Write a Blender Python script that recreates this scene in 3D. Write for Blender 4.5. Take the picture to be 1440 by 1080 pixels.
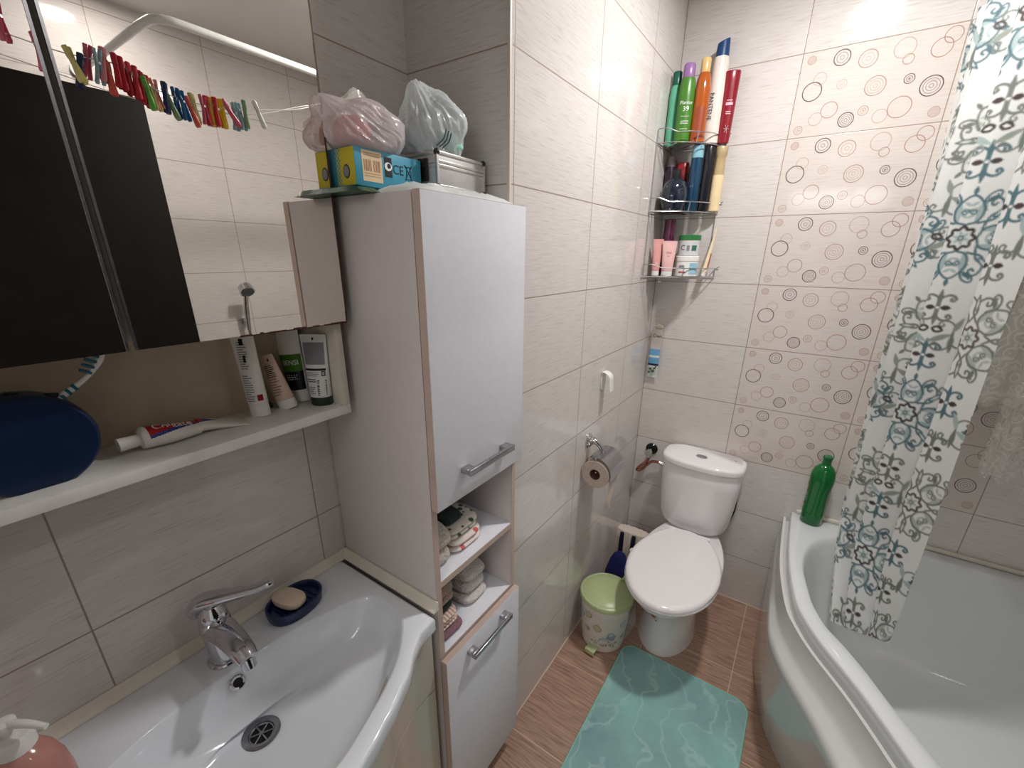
import bpy, bmesh, math, random
import numpy as np
from mathutils import Vector, Matrix, noise as mnoise
random.seed(7)
S = bpy.context.scene
for o in list(bpy.data.objects): bpy.data.objects.remove(o)
COL = S.collection

# ------------------------------------------------------------------ camera
F, PX, PY = 602.44, 720.0, 574.66
yaw, pitch, roll = 0.5967, -0.3454, 0.0101
cy_, sy_, cp_, sp_ = math.cos(yaw), math.sin(yaw), math.cos(pitch), math.sin(pitch)
fwd = Vector((-sy_*cp_, cy_*cp_, sp_)); rt = Vector((cy_, sy_, 0)); up = rt.cross(fwd)
cr, sr = math.cos(roll), math.sin(roll)
Rv = rt*cr + up*sr; Uv = -rt*sr + up*cr
cam_d = bpy.data.cameras.new('camera'); cam = bpy.data.objects.new('camera', cam_d); COL.objects.link(cam)
m = Matrix((Rv, Uv, -fwd)).transposed().to_4x4(); m.translation = Vector((0.5979, -2.0093, 1.5943))
cam.matrix_world = m
cam_d.sensor_fit = 'HORIZONTAL'; cam_d.sensor_width = 36.0
cam_d.lens = F*36.0/1440.0
cam_d.shift_x = (720-PX)/1440.0; cam_d.shift_y = (PY-540)/1440.0
cam_d.clip_start = 0.02
S.camera = cam

# ------------------------------------------------------------------ view, world, lights
S.view_settings.view_transform = 'Standard'; S.view_settings.look = 'None'
S.view_settings.gamma = 1.0; S.view_settings.exposure = 0.36
S.view_settings.use_curve_mapping = False
wd = bpy.data.worlds.new('world'); S.world = wd; wd.use_nodes = True
wd.node_tree.nodes['Background'].inputs[0].default_value = (1.0, 0.96, 0.92, 1)
wd.node_tree.nodes['Background'].inputs[1].default_value = 0.38
CEIL = 2.54
LAMPS = [(0.58, -0.62, 13.0), (1.42, -1.25, 3.0)]
for i, (lx, ly, en) in enumerate(LAMPS):
    ld = bpy.data.lights.new('ceiling_spot_light', 'AREA'); ld.shape = 'DISK'; ld.size = 0.13; ld.energy = en; ld.color = (1.0, 0.975, 0.955)
    lo = bpy.data.objects.new('ceiling_spot_light', ld); COL.objects.link(lo); lo.location = (lx, ly, CEIL-0.014)
hd = bpy.data.lights.new('hallway_fill', 'AREA'); hd.energy = 7.0; hd.size = 0.7; hd.color = (1.0, 0.96, 0.92)  # added fill light beyond the doorway for the cabinet fronts, no known lamp there
ho = bpy.data.objects.new('hallway_fill', hd); COL.objects.link(ho); ho.location = (0.6, -3.0, 2.3)
ho.rotation_euler = (math.radians(50), 0, 0)

# ------------------------------------------------------------------ helpers
def lin(c):
    return tuple(((v/255)/12.92 if v/255 <= 0.04045 else ((v/255+0.055)/1.055)**2.4) for v in c)
def rgba(c): return lin(c)+(1.0,)
class NT:
    def __init__(s, name):
        s.m = bpy.data.materials.new(name); s.m.use_nodes = True; s.t = s.m.node_tree
        s.b = s.t.nodes['Principled BSDF']; s.out = s.t.nodes['Material Output']
    def n(s, kind, **kw):
        q = s.t.nodes.new(kind)
        for k, v in kw.items(): setattr(q, k, v)
        return q
    def l(s, a, b): s.t.links.new(a, b)
    def math(s, op, a, b=None, c=None):
        q = s.n('ShaderNodeMath', operation=op)
        for i, v in enumerate((a, b, c)):
            if v is None: continue
            if isinstance(v, (int, float)): q.inputs[i].default_value = v
            else: s.l(v, q.inputs[i])
        return q.outputs[0]
    def mix(s, f, a, b, blend='MIX'):
        q = s.n('ShaderNodeMix', data_type='RGBA', blend_type=blend)
        for sock, v in ((q.inputs[0], f), (q.inputs[6], a), (q.inputs[7], b)):
            if isinstance(v, (int, float)): sock.default_value = v
            elif isinstance(v, tuple): sock.default_value = v
            else: s.l(v, sock)
        return q.outputs[2]
    def noise(s, scale, vec=None, detail=3, rough=.5):
        q = s.n('ShaderNodeTexNoise'); q.inputs['Scale'].default_value = scale
        q.inputs['Detail'].default_value = detail; q.inputs['Roughness'].default_value = rough
        if vec is not None: s.l(vec, q.inputs['Vector'])
        return q.outputs['Fac']
    def ramp(s, fac, stops, interp='LINEAR'):
        q = s.n('ShaderNodeValToRGB'); q.color_ramp.interpolation = interp
        e = q.color_ramp.elements
        C4 = lambda c: c if len(c) == 4 else tuple(c)+(1,)
        e[0].position = stops[0][0]; e[0].color = C4(stops[0][1])
        if len(stops) > 1: e[1].position = stops[-1][0]; e[1].color = C4(stops[-1][1])
        for p, c in stops[1:-1]:
            k = e.new(p); k.color = C4(c)
        s.l(fac, q.inputs[0]); return q
MATS = {}
def mat(name, col, rough=0.4, metal=0.0, coat=0.0, trans=0.0, ior=1.45, vary=0.05, scale=30, bump=0.0, bscale=200, sss=0.0, alpha=1.0, spec=0.5):
    """plain surface with a little procedural unevenness in colour and gloss"""
    if name in MATS: return MATS[name]
    t = NT(name); b = t.b
    tc = t.n('ShaderNodeTexCoord')
    nz = t.noise(scale, tc.outputs['Object'], 3)
    c = lin(col)
    lo = tuple(v*(1-vary) for v in c)+(1,); hi = tuple(min(1, v*(1+vary)) for v in c)+(1,)
    t.l(t.ramp(nz, [(0.3, lo), (0.7, hi)]).outputs[0], b.inputs['Base Color'])
    t.l(t.math('ADD', t.math('MULTIPLY', nz, 0.06), max(0, rough-0.03)), b.inputs['Roughness'])
    b.inputs['Metallic'].default_value = metal; b.inputs['IOR'].default_value = ior
    b.inputs['Coat Weight'].default_value = coat; b.inputs['Coat Roughness'].default_value = 0.08
    b.inputs['Transmission Weight'].default_value = trans
    b.inputs['Specular IOR Level'].default_value = spec
    b.inputs['Alpha'].default_value = alpha
    if sss: b.inputs['Subsurface Weight'].default_value = sss; b.inputs['Subsurface Scale'].default_value = 0.01
    if bump:
        bn = t.n('ShaderNodeBump'); bn.inputs['Strength'].default_value = bump; bn.inputs['Distance'].default_value = 0.002
        t.l(t.noise(bscale, tc.outputs['Object'], 2), bn.inputs['Height']); t.l(bn.outputs[0], b.inputs['Normal'])
    MATS[name] = t.m; return t.m

RINGS = [ # fu, fv, radius cm, tone, kind
 (.069,.905,1.2,'b','f'),(.276,.875,2.2,'d','3'),(.45,.81,2.4,'b','3'),(.665,.851,2.6,'l','1'),(.702,.727,1.35,'b','1'),
 (.881,.787,2.4,'b','1'),(.928,.895,2.0,'b','1'),(.153,.675,1.8,'l','1'),(.114,.539,2.7,'d','1'),(.313,.575,1.35,'l','2'),
 (.537,.495,2.65,'b','4'),(.739,.515,1.3,'d','2'),(.881,.403,2.65,'d','4'),(.264,.297,2.3,'b','1'),(.178,.207,1.9,'l','1'),
 (.394,.153,2.1,'d','4'),(.497,.233,1.35,'b','2'),(.613,.147,1.9,'l','1'),(.724,.219,2.9,'b','1'),(.94,.119,1.4,'b','f'),(.069,.095,1.25,'b','2')]
TONE = {'d': (92,70,66), 'b': (165,128,114), 'l': (184,160,148)}
Z0, TH = 0.7402, 0.25
def tile_mat(name, axis, u0, pu, decor=None):
    t = NT(name)
    g = t.n('ShaderNodeNewGeometry'); sx = t.n('ShaderNodeSeparateXYZ'); t.l(g.outputs['Position'], sx.inputs[0])
    pu_ = sx.outputs['XYZ'.index(axis)]
    u = t.math('DIVIDE', t.math('SUBTRACT', pu_, u0), pu); v = t.math('DIVIDE', t.math('SUBTRACT', sx.outputs[2], Z0), TH)
    fu, fv = t.math('FRACT', u), t.math('FRACT', v)
    du = t.math('MULTIPLY', t.math('MINIMUM', fu, t.math('SUBTRACT', 1.0, fu)), pu)
    dv = t.math('MULTIPLY', t.math('MINIMUM', fv, t.math('SUBTRACT', 1.0, fv)), TH)
    d = t.math('MINIMUM', du, dv)
    gm = t.n('ShaderNodeMapRange'); gm.inputs[1].default_value = 0.0008; gm.inputs[2].default_value = 0.0019
    gm.inputs[3].default_value = 1.0; gm.inputs[4].default_value = 0.0; t.l(d, gm.inputs[0]); grout = gm.outputs[0]
    # linen-like streaks running along the tile
    cb = t.n('ShaderNodeCombineXYZ'); t.l(t.math('MULTIPLY', pu_, 14.0), cb.inputs[0]); t.l(t.math('MULTIPLY', sx.outputs[2], 260.0), cb.inputs[1])
    st = t.noise(1.0, cb.outputs[0], 4, .6)
    cell = t.n('ShaderNodeTexWhiteNoise'); cb2 = t.n('ShaderNodeCombineXYZ')
    t.l(t.math('FLOOR', u), cb2.inputs[0]); t.l(t.math('FLOOR', v), cb2.inputs[1]); t.l(cb2.outputs[0], cell.inputs['Vector'])
    base = t.ramp(st, [(0.30, rgba((184,176,170))), (0.42, rgba((206,200,196))), (0.62, rgba((214,209,206)))]).outputs[0]
    big = t.noise(3.0, g.outputs['Position'], 2)
    base = t.mix(t.math('MULTIPLY', big, 0.25), base, rgba((204,197,192)))
    if decor:
        dec = t.mix(0.35, base, rgba((206,190,178)))
        cu = t.n('ShaderNodeCombineXYZ'); t.l(t.math('MULTIPLY', fu, 0.4066), cu.inputs[0]); t.l(t.math('MULTIPLY', fv, 0.25), cu.inputs[1])
        for (a, b_, r, tone, kind) in RINGS:
            vd = t.n('ShaderNodeVectorMath', operation='DISTANCE'); t.l(cu.outputs[0], vd.inputs[0])
            vd.inputs[1].default_value = (a*0.4066, b_*0.25, 0)
            R = r/100*1.08; x = t.math('DIVIDE', vd.outputs['Value'], R)
            w = (0.0013 if tone == 'd' else 0.0010)/R; top = 1/1.08
            radii = {'1': [(top, 1.0)], '2': [(top, .9), (.5, .7), (.14, .9)], '3': [(top, 1.0), (.60, .6), (.22, .55)],
                     '4': [(top, 1.0), (.68, .6), (.44, .55), (.18, .6)], 'f': [(top, .75), (.62, .5), (.3, .5)]}[kind]
            stops = [(0.0, .25 if kind == 'f' else 0.0)]
            base_v = .25 if kind == 'f' else 0.0
            for (rad, al) in sorted(radii):
                ww = w if rad > .9 else w*.7
                lo = max(0.001, rad-ww*1.7); 
                stops += [(lo, base_v), (rad-ww*.5, al), (rad+ww*.5, al), (min(.995, rad+ww*1.7), 0.0 if rad > .9 else base_v)]
            stops.append((1.0, 0.0))
            rp = t.ramp(x, [(p, (q, q, q, 1)) for p, q in stops])
            dec = t.mix(rp.outputs[0], dec, rgba(TONE[tone]))
        inx = t.math('MULTIPLY', t.math('GREATER_THAN', u, 0.0), t.math('LESS_THAN', u, decor[0]))
        inz = t.math('MULTIPLY', t.math('GREATER_THAN', v, 0.0), t.math('LESS_THAN', v, 6.0))
        base = t.mix(t.math('MULTIPLY', inx, inz), base, dec)
    col = t.mix(grout, base, rgba((150,131,118)))
    t.l(col, t.b.inputs['Base Color'])
    rr = t.math('ADD', t.math('MULTIPLY', st, 0.08), 0.05)
    t.l(t.math('MAXIMUM', rr, t.math('MULTIPLY', grout, 0.7)), t.b.inputs['Roughness'])
    t.b.inputs['IOR'].default_value = 1.52
    bn = t.n('ShaderNodeBump'); bn.inputs['Strength'].default_value = 0.35; bn.inputs['Distance'].default_value = 0.0012
    wav = t.noise(7.0, g.outputs['Position'], 1)
    hgt = t.math('ADD', t.math('SUBTRACT', t.math('MULTIPLY', st, 0.02), t.math('MULTIPLY', grout, 0.8)), t.math('MULTIPLY', wav, 1.0))
    t.l(hgt, bn.inputs['Height']); t.l(bn.outputs[0], t.b.inputs['Normal'])
    return t.m
def floor_mat():
    t = NT('floor_tile'); g = t.n('ShaderNodeNewGeometry'); sx = t.n('ShaderNodeSeparateXYZ'); t.l(g.outputs['Position'], sx.inputs[0])
    u = t.math('DIVIDE', t.math('SUBTRACT', sx.outputs[0], 0.628), 0.347); v = t.math('DIVIDE', t.math('ADD', sx.outputs[1], 0.0865), 0.347)
    fu, fv = t.math('FRACT', u), t.math('FRACT', v)
    d = t.math('MULTIPLY', t.math('MINIMUM', t.math('MINIMUM', fu, t.math('SUBTRACT', 1.0, fu)), t.math('MINIMUM', fv, t.math('SUBTRACT', 1.0, fv))), 0.347)
    gm = t.n('ShaderNodeMapRange'); gm.inputs[1].default_value = 0.0011; gm.inputs[2].default_value = 0.0022
    gm.inputs[3].default_value = 1.0; gm.inputs[4].default_value = 0.0; t.l(d, gm.inputs[0])
    wob = t.math('MULTIPLY', t.noise(6.0, g.outputs['Position'], 2), 0.022)
    cb = t.n('ShaderNodeCombineXYZ'); t.l(t.math('MULTIPLY', sx.outputs[0], 9.0), cb.inputs[0])
    t.l(t.math('MULTIPLY', t.math('ADD', sx.outputs[1], wob), 135.0), cb.inputs[1])
    cb.inputs[2].default_value = 3.1
    n1 = t.noise(1.0, cb.outputs[0], 5, .62)
    c = t.ramp(n1, [(0.28, rgba((116,90,76))), (0.42, rgba((150,119,101))), (0.56, rgba((170,138,119))), (0.75, rgba((188,157,138)))]).outputs[0]
    c = t.mix(gm.outputs[0], c, rgba((206,176,152)))
    t.l(c, t.b.inputs['Base Color']); t.b.inputs['Roughness'].default_value = 0.42
    bn = t.n('ShaderNodeBump'); bn.inputs['Strength'].default_value = 0.4; bn.inputs['Distance'].default_value = 0.001
    t.l(n1, bn.inputs['Height']); t.l(bn.outputs[0], t.b.inputs['Normal'])
    return t.m

# ---- geometry
def bm_new(): return bmesh.new()
def add_box(bm, x0, x1, y0, y1, z0, z1, mi=0):
    vs = [bm.verts.new(p) for p in ((x0,y0,z0),(x1,y0,z0),(x1,y1,z0),(x0,y1,z0),(x0,y0,z1),(x1,y0,z1),(x1,y1,z1),(x0,y1,z1))]
    fs = []
    for q in ((0,3,2,1),(4,5,6,7),(0,1,5,4),(1,2,6,5),(2,3,7,6),(3,0,4,7)):
        f = bm.faces.new([vs[i] for i in q]); f.material_index = mi; fs.append(f)
    return fs
def add_loft(bm, loops, cap0=True, cap1=True, closed=True, mi=0):
    rows = [[bm.verts.new(p) for p in L] for L in loops]
    n = len(rows[0])
    for a, b in zip(rows[:-1], rows[1:]):
        for i in range(n if closed else n-1):
            j = (i+1) % n
            f = bm.faces.new((a[i], a[j], b[j], b[i])); f.material_index = mi
    if closed and cap0: f = bm.faces.new(list(reversed(rows[0]))); f.material_index = mi
    if closed and cap1: f = bm.faces.new(rows[-1]); f.material_index = mi
    return rows
def add_lathe(bm, prof, cx=0, cy=0, segs=28, sx=1, sy=1, cap0=True, cap1=True, mi=0):
    loops = [[(cx+r*sx*math.cos(2*PI*i/segs), cy+r*sy*math.sin(2*PI*i/segs), z) for i in range(segs)] for r, z in prof]
    return add_loft(bm, loops, cap0, cap1, mi=mi)
PI = math.pi
def smooth_path(pts, k=6):
    pts = [Vector(p) for p in pts]
    if len(pts) < 3: return pts
    P = [pts[0]*2-pts[1]]+pts+[pts[-1]*2-pts[-2]]; out = []
    for i in range(1, len(P)-2):
        for s in range(k):
            t = s/k; a, b, c, d = P[i-1], P[i], P[i+1], P[i+2]
            out.append(0.5*((2*b)+(-a+c)*t+(2*a-5*b+4*c-d)*t*t+(-a+3*b-3*c+d)*t**3))
    out.append(pts[-1]); return out
def add_tube(bm, pts, r, segs=10, smooth=True, k=6, upv=None, flat=1.0, mi=0, caps=True):
    """tube along a path; r = number or list per control point; flat squashes along the frame's up"""
    n0 = len(pts); P = smooth_path(pts, k) if smooth else [Vector(p) for p in pts]
    rs = r if isinstance(r, (list, tuple)) else [r]*n0
    def rad(i):
        f = i/(len(P)-1)*(n0-1); a = min(int(f), n0-2); return rs[a]+(rs[a+1]-rs[a])*(f-a)
    loops = []; nrm = None
    for i, p in enumerate(P):
        tn = (P[min(i+1, len(P)-1)]-P[max(i-1, 0)]).normalized()
        if nrm is None:
            ref = Vector(upv) if upv else (Vector((0,0,1)) if abs(tn.z) < .9 else Vector((1,0,0)))
            nrm = (ref-tn*ref.dot(tn)).normalized()
        else: nrm = (nrm-tn*nrm.dot(tn)).normalized()
        bn = tn.cross(nrm)
        loops.append([p+(nrm*math.cos(2*PI*j/segs)*flat+bn*math.sin(2*PI*j/segs))*rad(i) for j in range(segs)])
    add_loft(bm, loops, caps, caps, mi=mi)
def add_cyl(bm, a, b, r, segs=16, r2=None, mi=0): add_tube(bm, [a, b], [r, r if r2 is None else r2], segs, smooth=False, mi=mi)
def sell(cx, cy, rx, ry, n, z, N=40):
    L = []
    for i in range(N):
        a = 2*PI*i/N; c, s = math.cos(a), math.sin(a)
        L.append((cx+rx*math.copysign(abs(c)**(2/n), c), cy+ry*math.copysign(abs(s)**(2/n), s), z))
    return L
def obj(name, bm, mats, parent=None, smooth=True, bevel=0.0, bseg=2, ang=35, sub=0, loc=None, rot=None):
    me = bpy.data.meshes.new(name)
    bmesh.ops.recalc_face_normals(bm, faces=bm.faces[:])
    if bevel:
        es = [e for e in bm.edges if len(e.link_faces) == 2 and e.calc_face_angle(0) > math.radians(40)]
        bmesh.ops.bevel(bm, geom=es, offset=bevel, segments=bseg, affect='EDGES', profile=.5, clamp_overlap=True)
    bm.to_mesh(me); bm.free()
    for q in (mats if isinstance(mats, (list, tuple)) else [mats]): me.materials.append(q)
    if smooth:
        me.shade_smooth(); me.set_sharp_from_angle(angle=math.radians(ang))
    o = bpy.data.objects.new(name, me); COL.objects.link(o)
    if parent: o.parent = parent
    if loc: o.location = loc
    if rot: o.rotation_euler = rot
    if sub:
        md = o.modifiers.new('sub', 'SUBSURF'); md.levels = sub; md.render_levels = sub
    return o
def boxo(name, b, mt, parent=None, bevel=0.001, **k):
    bm = bm_new(); add_box(bm, *b); return obj(name, bm, mt, parent, bevel=bevel, **k)
def tag(o, label, cat, group=None):
    o['label'] = label; o['category'] = cat
    if group: o['group'] = group
    return o
def thing(name, label, cat, loc=(0,0,0), rotz=0, group=None, rot=None):
    o = bpy.data.objects.new(name, None); COL.objects.link(o); o.empty_display_size = .02
    o.location = loc; o.rotation_euler = rot if rot else (0, 0, rotz)
    return tag(o, label, cat, group)
def struct(o): o['kind'] = 'structure'; return o
def text_bm(body, size, place, depth=0.0003, align='CENTER', squash=1.0, sub=False):
    """letters as a mesh; place maps flat (u,v,w) to local space"""
    cu = bpy.data.curves.new('txt', 'FONT'); cu.body = body; cu.size = size; cu.align_x = align; cu.align_y = 'CENTER'
    cu.extrude = depth; cu.resolution_u = 3
    to = bpy.data.objects.new('txt', cu); COL.objects.link(to)
    dg = bpy.context.evaluated_depsgraph_get(); me = bpy.data.meshes.new_from_object(to.evaluated_get(dg))
    bm = bm_new(); bm.from_mesh(me)
    for v in bm.verts: v.co = Vector(place(v.co.x*squash, v.co.y, v.co.z))
    bpy.data.objects.remove(to); bpy.data.meshes.remove(me); bpy.data.curves.remove(cu)
    return bm
def cyl_place(r, a0, z0, cx=0, cy=0, off=0.0006, sy=1.0):
    def f(u, v, w):
        a = a0+u/r; rr = r+off+w
        return (cx+rr*math.cos(a), cy+rr*math.sin(a)*sy, z0+v)
    return f
def add_patch(bm, r, a0, a1, z0, z1, off=0.0005, th=0.0004, segs=10, cx=0, cy=0, sx=1, sy=1, mi=0):
    """thin printed label that wraps a round body"""
    L = []
    for rr in (r+off-0.0002, r+off+th):
        L.append([[(cx+rr*math.cos(a0+(a1-a0)*i/segs)*sx, cy+rr*math.sin(a0+(a1-a0)*i/segs)*sy, z) for i in range(segs+1)] for z in (z0, z1)])
    loops = [[L[0][0][i], L[1][0][i], L[1][1][i], L[0][1][i]] for i in range(segs+1)]
    add_loft(bm, loops, mi=mi)

# ------------------------------------------------------------------ shared materials
WHITE_CER = mat('white_ceramic', (228,232,238), 0.08, coat=0.6, vary=0.012, scale=6)
TOILET = mat('toilet_ceramic', (232,229,230), 0.08, coat=0.6, vary=0.01, scale=6)
ACRYL = mat('bath_acrylic', (214,218,218), 0.10, coat=0.4, vary=0.012, scale=5)
LAM = mat('white_laminate', (220,221,228), 0.34, vary=0.02, scale=60, bump=0.08, bscale=900)
LAMSIDE = mat('laminate_panel', (206,198,196), 0.40, vary=0.02, scale=60, bump=0.06, bscale=900)
EDGE = mat('laminate_edge', (190,170,160), 0.45, vary=0.05)
CREAM = mat('cream_panel', (212,205,192), 0.4, vary=0.03)
CHROME = mat('chrome', (206,206,210), 0.07, metal=1.0, vary=0.02)
STEEL = mat('brushed_steel', (178,178,182), 0.26, metal=1.0, vary=0.06, scale=120)
DARKHOLE = mat('dark_hole', (16,16,18), 0.6)
WIRE = mat('chromed_wire', (214,214,218), 0.22, metal=1.0)
SILIC = mat('beige_sealing_strip', (222,216,202), 0.4, vary=0.05, scale=20)
WPLAST = mat('white_plastic', (232,230,226), 0.3, vary=0.02)
NAVY = mat('navy_plastic', (14,28,66), 0.38, vary=0.12)
RED = mat('print_red', (178,30,38), 0.35); BLUE = mat('print_blue', (36,66,140), 0.35)
BLACK = mat('print_black', (34,34,38), 0.4); GREYP = mat('print_grey', (134,134,142), 0.45)
WHITEP = mat('print_white', (236,236,234), 0.4)

# ------------------------------------------------------------------ room shell
XL, DCH = -0.2937, -1.1493
XR, YF = 1.70, -2.15
T_side = tile_mat('wall_tile_chase', 'Y', -0.7173, 0.4145)
T_left = tile_mat('wall_tile_left', 'Y', -1.536, 0.4135)
T_back = tile_mat('wall_tile_back', 'X', 0.4088, 0.4066, decor=(2.0,))
T_front = tile_mat('wall_tile_niche', 'X', -0.400, 0.4066)
T_right = tile_mat('wall_tile_right', 'Y', -0.815, 0.409)
T_door = tile_mat('wall_tile_front', 'X', 0.0, 0.4066)
PLAIN = mat('plaster', (200,196,190), 0.7)
struct(boxo('floor', (XL-.15, XR+.15, YF-.15, .15, -.08, 0), floor_mat(), bevel=0, smooth=False))
CEILM = mat('stretch_ceiling', (228,226,224), 0.12, coat=0.3, vary=0.01, scale=2)
struct(boxo('ceiling', (XL-.15, XR+.15, YF-.15, .15, CEIL, CEIL+.08), CEILM, bevel=0, smooth=False))
struct(boxo('wall_left', (XL-.12, XL, YF-.12, .12, 0, CEIL), T_left, bevel=0, smooth=False))
struct(boxo('wall_back', (XL, XR, 0, .12, 0, CEIL), T_back, bevel=0, smooth=False))
struct(boxo('wall_right', (XR, XR+.12, YF-.12, .12, 0, CEIL), T_right, bevel=0, smooth=False))
bm = bm_new()
for f in add_box(bm, XL, 0, DCH, 0, 0, CEIL):
    c = f.calc_center_median(); f.material_index = 1 if abs(c.y-DCH) < 1e-4 else 0
me_o = obj('wall_chase', bm, [T_side, T_front], smooth=False); struct(me_o)
bm = bm_new()
add_box(bm, XL, 0.19, YF-.12, YF, 0, CEIL); add_box(bm, 1.03, XR, YF-.12, YF, 0, CEIL); add_box(bm, 0.19, 1.03, YF-.12, YF, 2.07, CEIL)
struct(obj('wall_front', bm, T_door, smooth=False))
TRIM = mat('corner_profile', (214,200,186), 0.35, vary=0.04)
struct(boxo('trim_1', (-0.005, 0.0025, DCH-0.0025, DCH+0.005, 0, CEIL), TRIM, bevel=0.0008))
GROUTM = mat('floor_seam_grout', (206,184,162), 0.7)
bm = bm_new(); add_box(bm, 0, .004, DCH, 0, 0, .0025); add_box(bm, .004, .70, -.004, 0, 0, .0025)
struct(obj('trim_2', bm, GROUTM, smooth=False))
WENGE = mat('dark_wenge_wood', (22,18,16), 0.6, vary=0.25, scale=14, bump=.1, bscale=90, spec=.15)
dl = bpy.data.objects.new('door_1', None); COL.objects.link(dl); struct(dl)
boxo('door_leaf', (0.995, 1.033, YF+.01, -1.346, 0.01, 2.045), WENGE, dl, bevel=0.002)
bm = bm_new(); add_cyl(bm, (0.995,-1.41,1.02), (0.945,-1.41,1.02), .009); add_tube(bm, [(0.947,-1.405,1.02),(0.945,-1.47,1.02),(0.945,-1.53,1.02)], .008)
add_cyl(bm, (0.996,-1.41,1.02), (0.988,-1.41,1.02), .024, 24)
obj('door_handle', bm, STEEL, dl)

# ------------------------------------------------------------------ ceiling lamp
DIFF = mat('frosted_diffuser', (240,238,232), 0.4)
for (lx, ly, en), where in zip(LAMPS, ('above the toilet and cistern', 'above the bathtub, seen glinting in the mirror')):
    cl = thing('ceiling_spot', 'flush round ceiling spotlight with white ring '+where, 'lamp', (lx, ly, CEIL))
    bm = bm_new(); add_lathe(bm, [(.040,-.0006),(.040,-.010),(.046,-.011),(.053,-.006),(.054,-.0006)], segs=48, cap0=False, cap1=False); obj('trim_ring', bm, WPLAST, cl)
    bm = bm_new(); add_lathe(bm, [(.0395,-.001),(.0395,-.009)], segs=40); obj('diffuser', bm, DIFF, cl)

# ------------------------------------------------------------------ tall cabinet
tc = thing('tall_cabinet', 'tall white cabinet with two doors and an open towel niche beside the tiled pipe box', 'cabinet', (0,0,0))
Y0, Y1, XB, XC = -1.4755, -1.166, XL+.004, 0.036
bm = bm_new()
add_box(bm, XB, XC, Y0, Y0+.016, .09, 1.69); add_box(bm, XB, XC, Y1-.016, Y1, .09, 1.69)
obj('side_panel', bm, LAMSIDE, tc, bevel=.0006)
bm = bm_new()
for z in (.09, .674, .886, 1.084, 1.674): add_box(bm, XB+.006, XC, Y0+.016, Y1-.016, z, z+.016)
add_box(bm, XB, XB+.006, Y0+.016, Y1-.016, .1, 1.68)
obj('shelf_board', bm, LAM, tc, bevel=.0005)
bm = bm_new()
add_box(bm, XC, XC+.0012, Y0, Y0+.016, .09, 1.69); add_box(bm, XC, XC+.0012, Y1-.016, Y1, .09, 1.69)
for z in (.674, .886, 1.084): add_box(bm, XC, XC+.0012, Y0+.016, Y1-.016, z, z+.016)
obj('edge_band', bm, EDGE, tc, smooth=False)
boxo('plinth', (XB, XC-.05, Y0+.01, Y1-.01, .0, .09), mat('dark_plinth', (60,54,52), .5), tc)
for (z0, z1, zh) in ((1.098, 1.690, 1.163), (.10, .682, .648)):
    d_ = boxo('door', (XC+.004, XC+.020, Y0, Y1, z0, z1), LAM, tc, bevel=.0008)
    bm = bm_new()
    add_box(bm, XC+.0035, XC+.0205, Y0-.0008, Y0, z0, z1); add_box(bm, XC+.004, XC+.0195, Y0, Y1, z1, z1+.0008); add_box(bm, XC+.004, XC+.0195, Y0, Y1, z0-.0008, z0)
    obj('door_edge', bm, EDGE, d_, smooth=False)
    bm = bm_new()
    add_box(bm, XC+.040, XC+.048, -1.402, -1.238, zh-.006, zh+.008)
    add_box(bm, XC+.020, XC+.040, -1.402, -1.378, zh-.005, zh+.007); add_box(bm, XC+.020, XC+.040, -1.262, -1.238, zh-.005, zh+.007)
    obj('handle', bm, STEEL, d_, bevel=.0012)

# towels in the niche
def cloth_mat(name, c1, c2=None, kind='waffle', scale=140):
    if name in MATS: return MATS[name]
    t = NT(name); tcn = t.n('ShaderNodeTexCoord'); b = t.b; b.inputs['Roughness'].default_value = .95
    P = tcn.outputs['Object']
    if kind == 'waffle':
        w = t.n('ShaderNodeTexVoronoi'); w.inputs['Scale'].default_value = scale; t.l(P, w.inputs['Vector']); h = w.outputs['Distance']
        t.l(t.ramp(h, [(0.0, rgba(c1)), (.8, rgba(c2 or tuple(int(v*.86) for v in c1)))]).outputs[0], b.inputs['Base Color'])
    elif kind == 'stripe':
        w = t.n('ShaderNodeTexWave'); w.inputs['Scale'].default_value = scale; w.bands_direction = 'Y'; w.inputs['Distortion'].default_value = 1.5
        t.l(P, w.inputs['Vector']); h = w.outputs['Fac']
        t.l(t.ramp(h, [(0.3, rgba(c1)), (.5, rgba(c2)), (.7, rgba((222,214,204)))]).outputs[0], b.inputs['Base Color'])
    else:  # floral blotches
        w = t.n('ShaderNodeTexVoronoi'); w.inputs['Scale'].default_value = scale; t.l(P, w.inputs['Vector']); h = w.outputs['Distance']
        t.l(t.ramp(h, [(0.0, rgba(c2)), (.28, rgba(c2)), (.36, rgba(c1))], ).outputs[0], b.inputs['Base Color'])
    bn = t.n('ShaderNodeBump'); bn.inputs['Strength'].default_value = .8; bn.inputs['Distance'].default_value = .003
    t.l(h, bn.inputs['Height']); t.l(bn.outputs[0], b.inputs['Normal'])
    MATS[name] = t.m; return t.m
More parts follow.
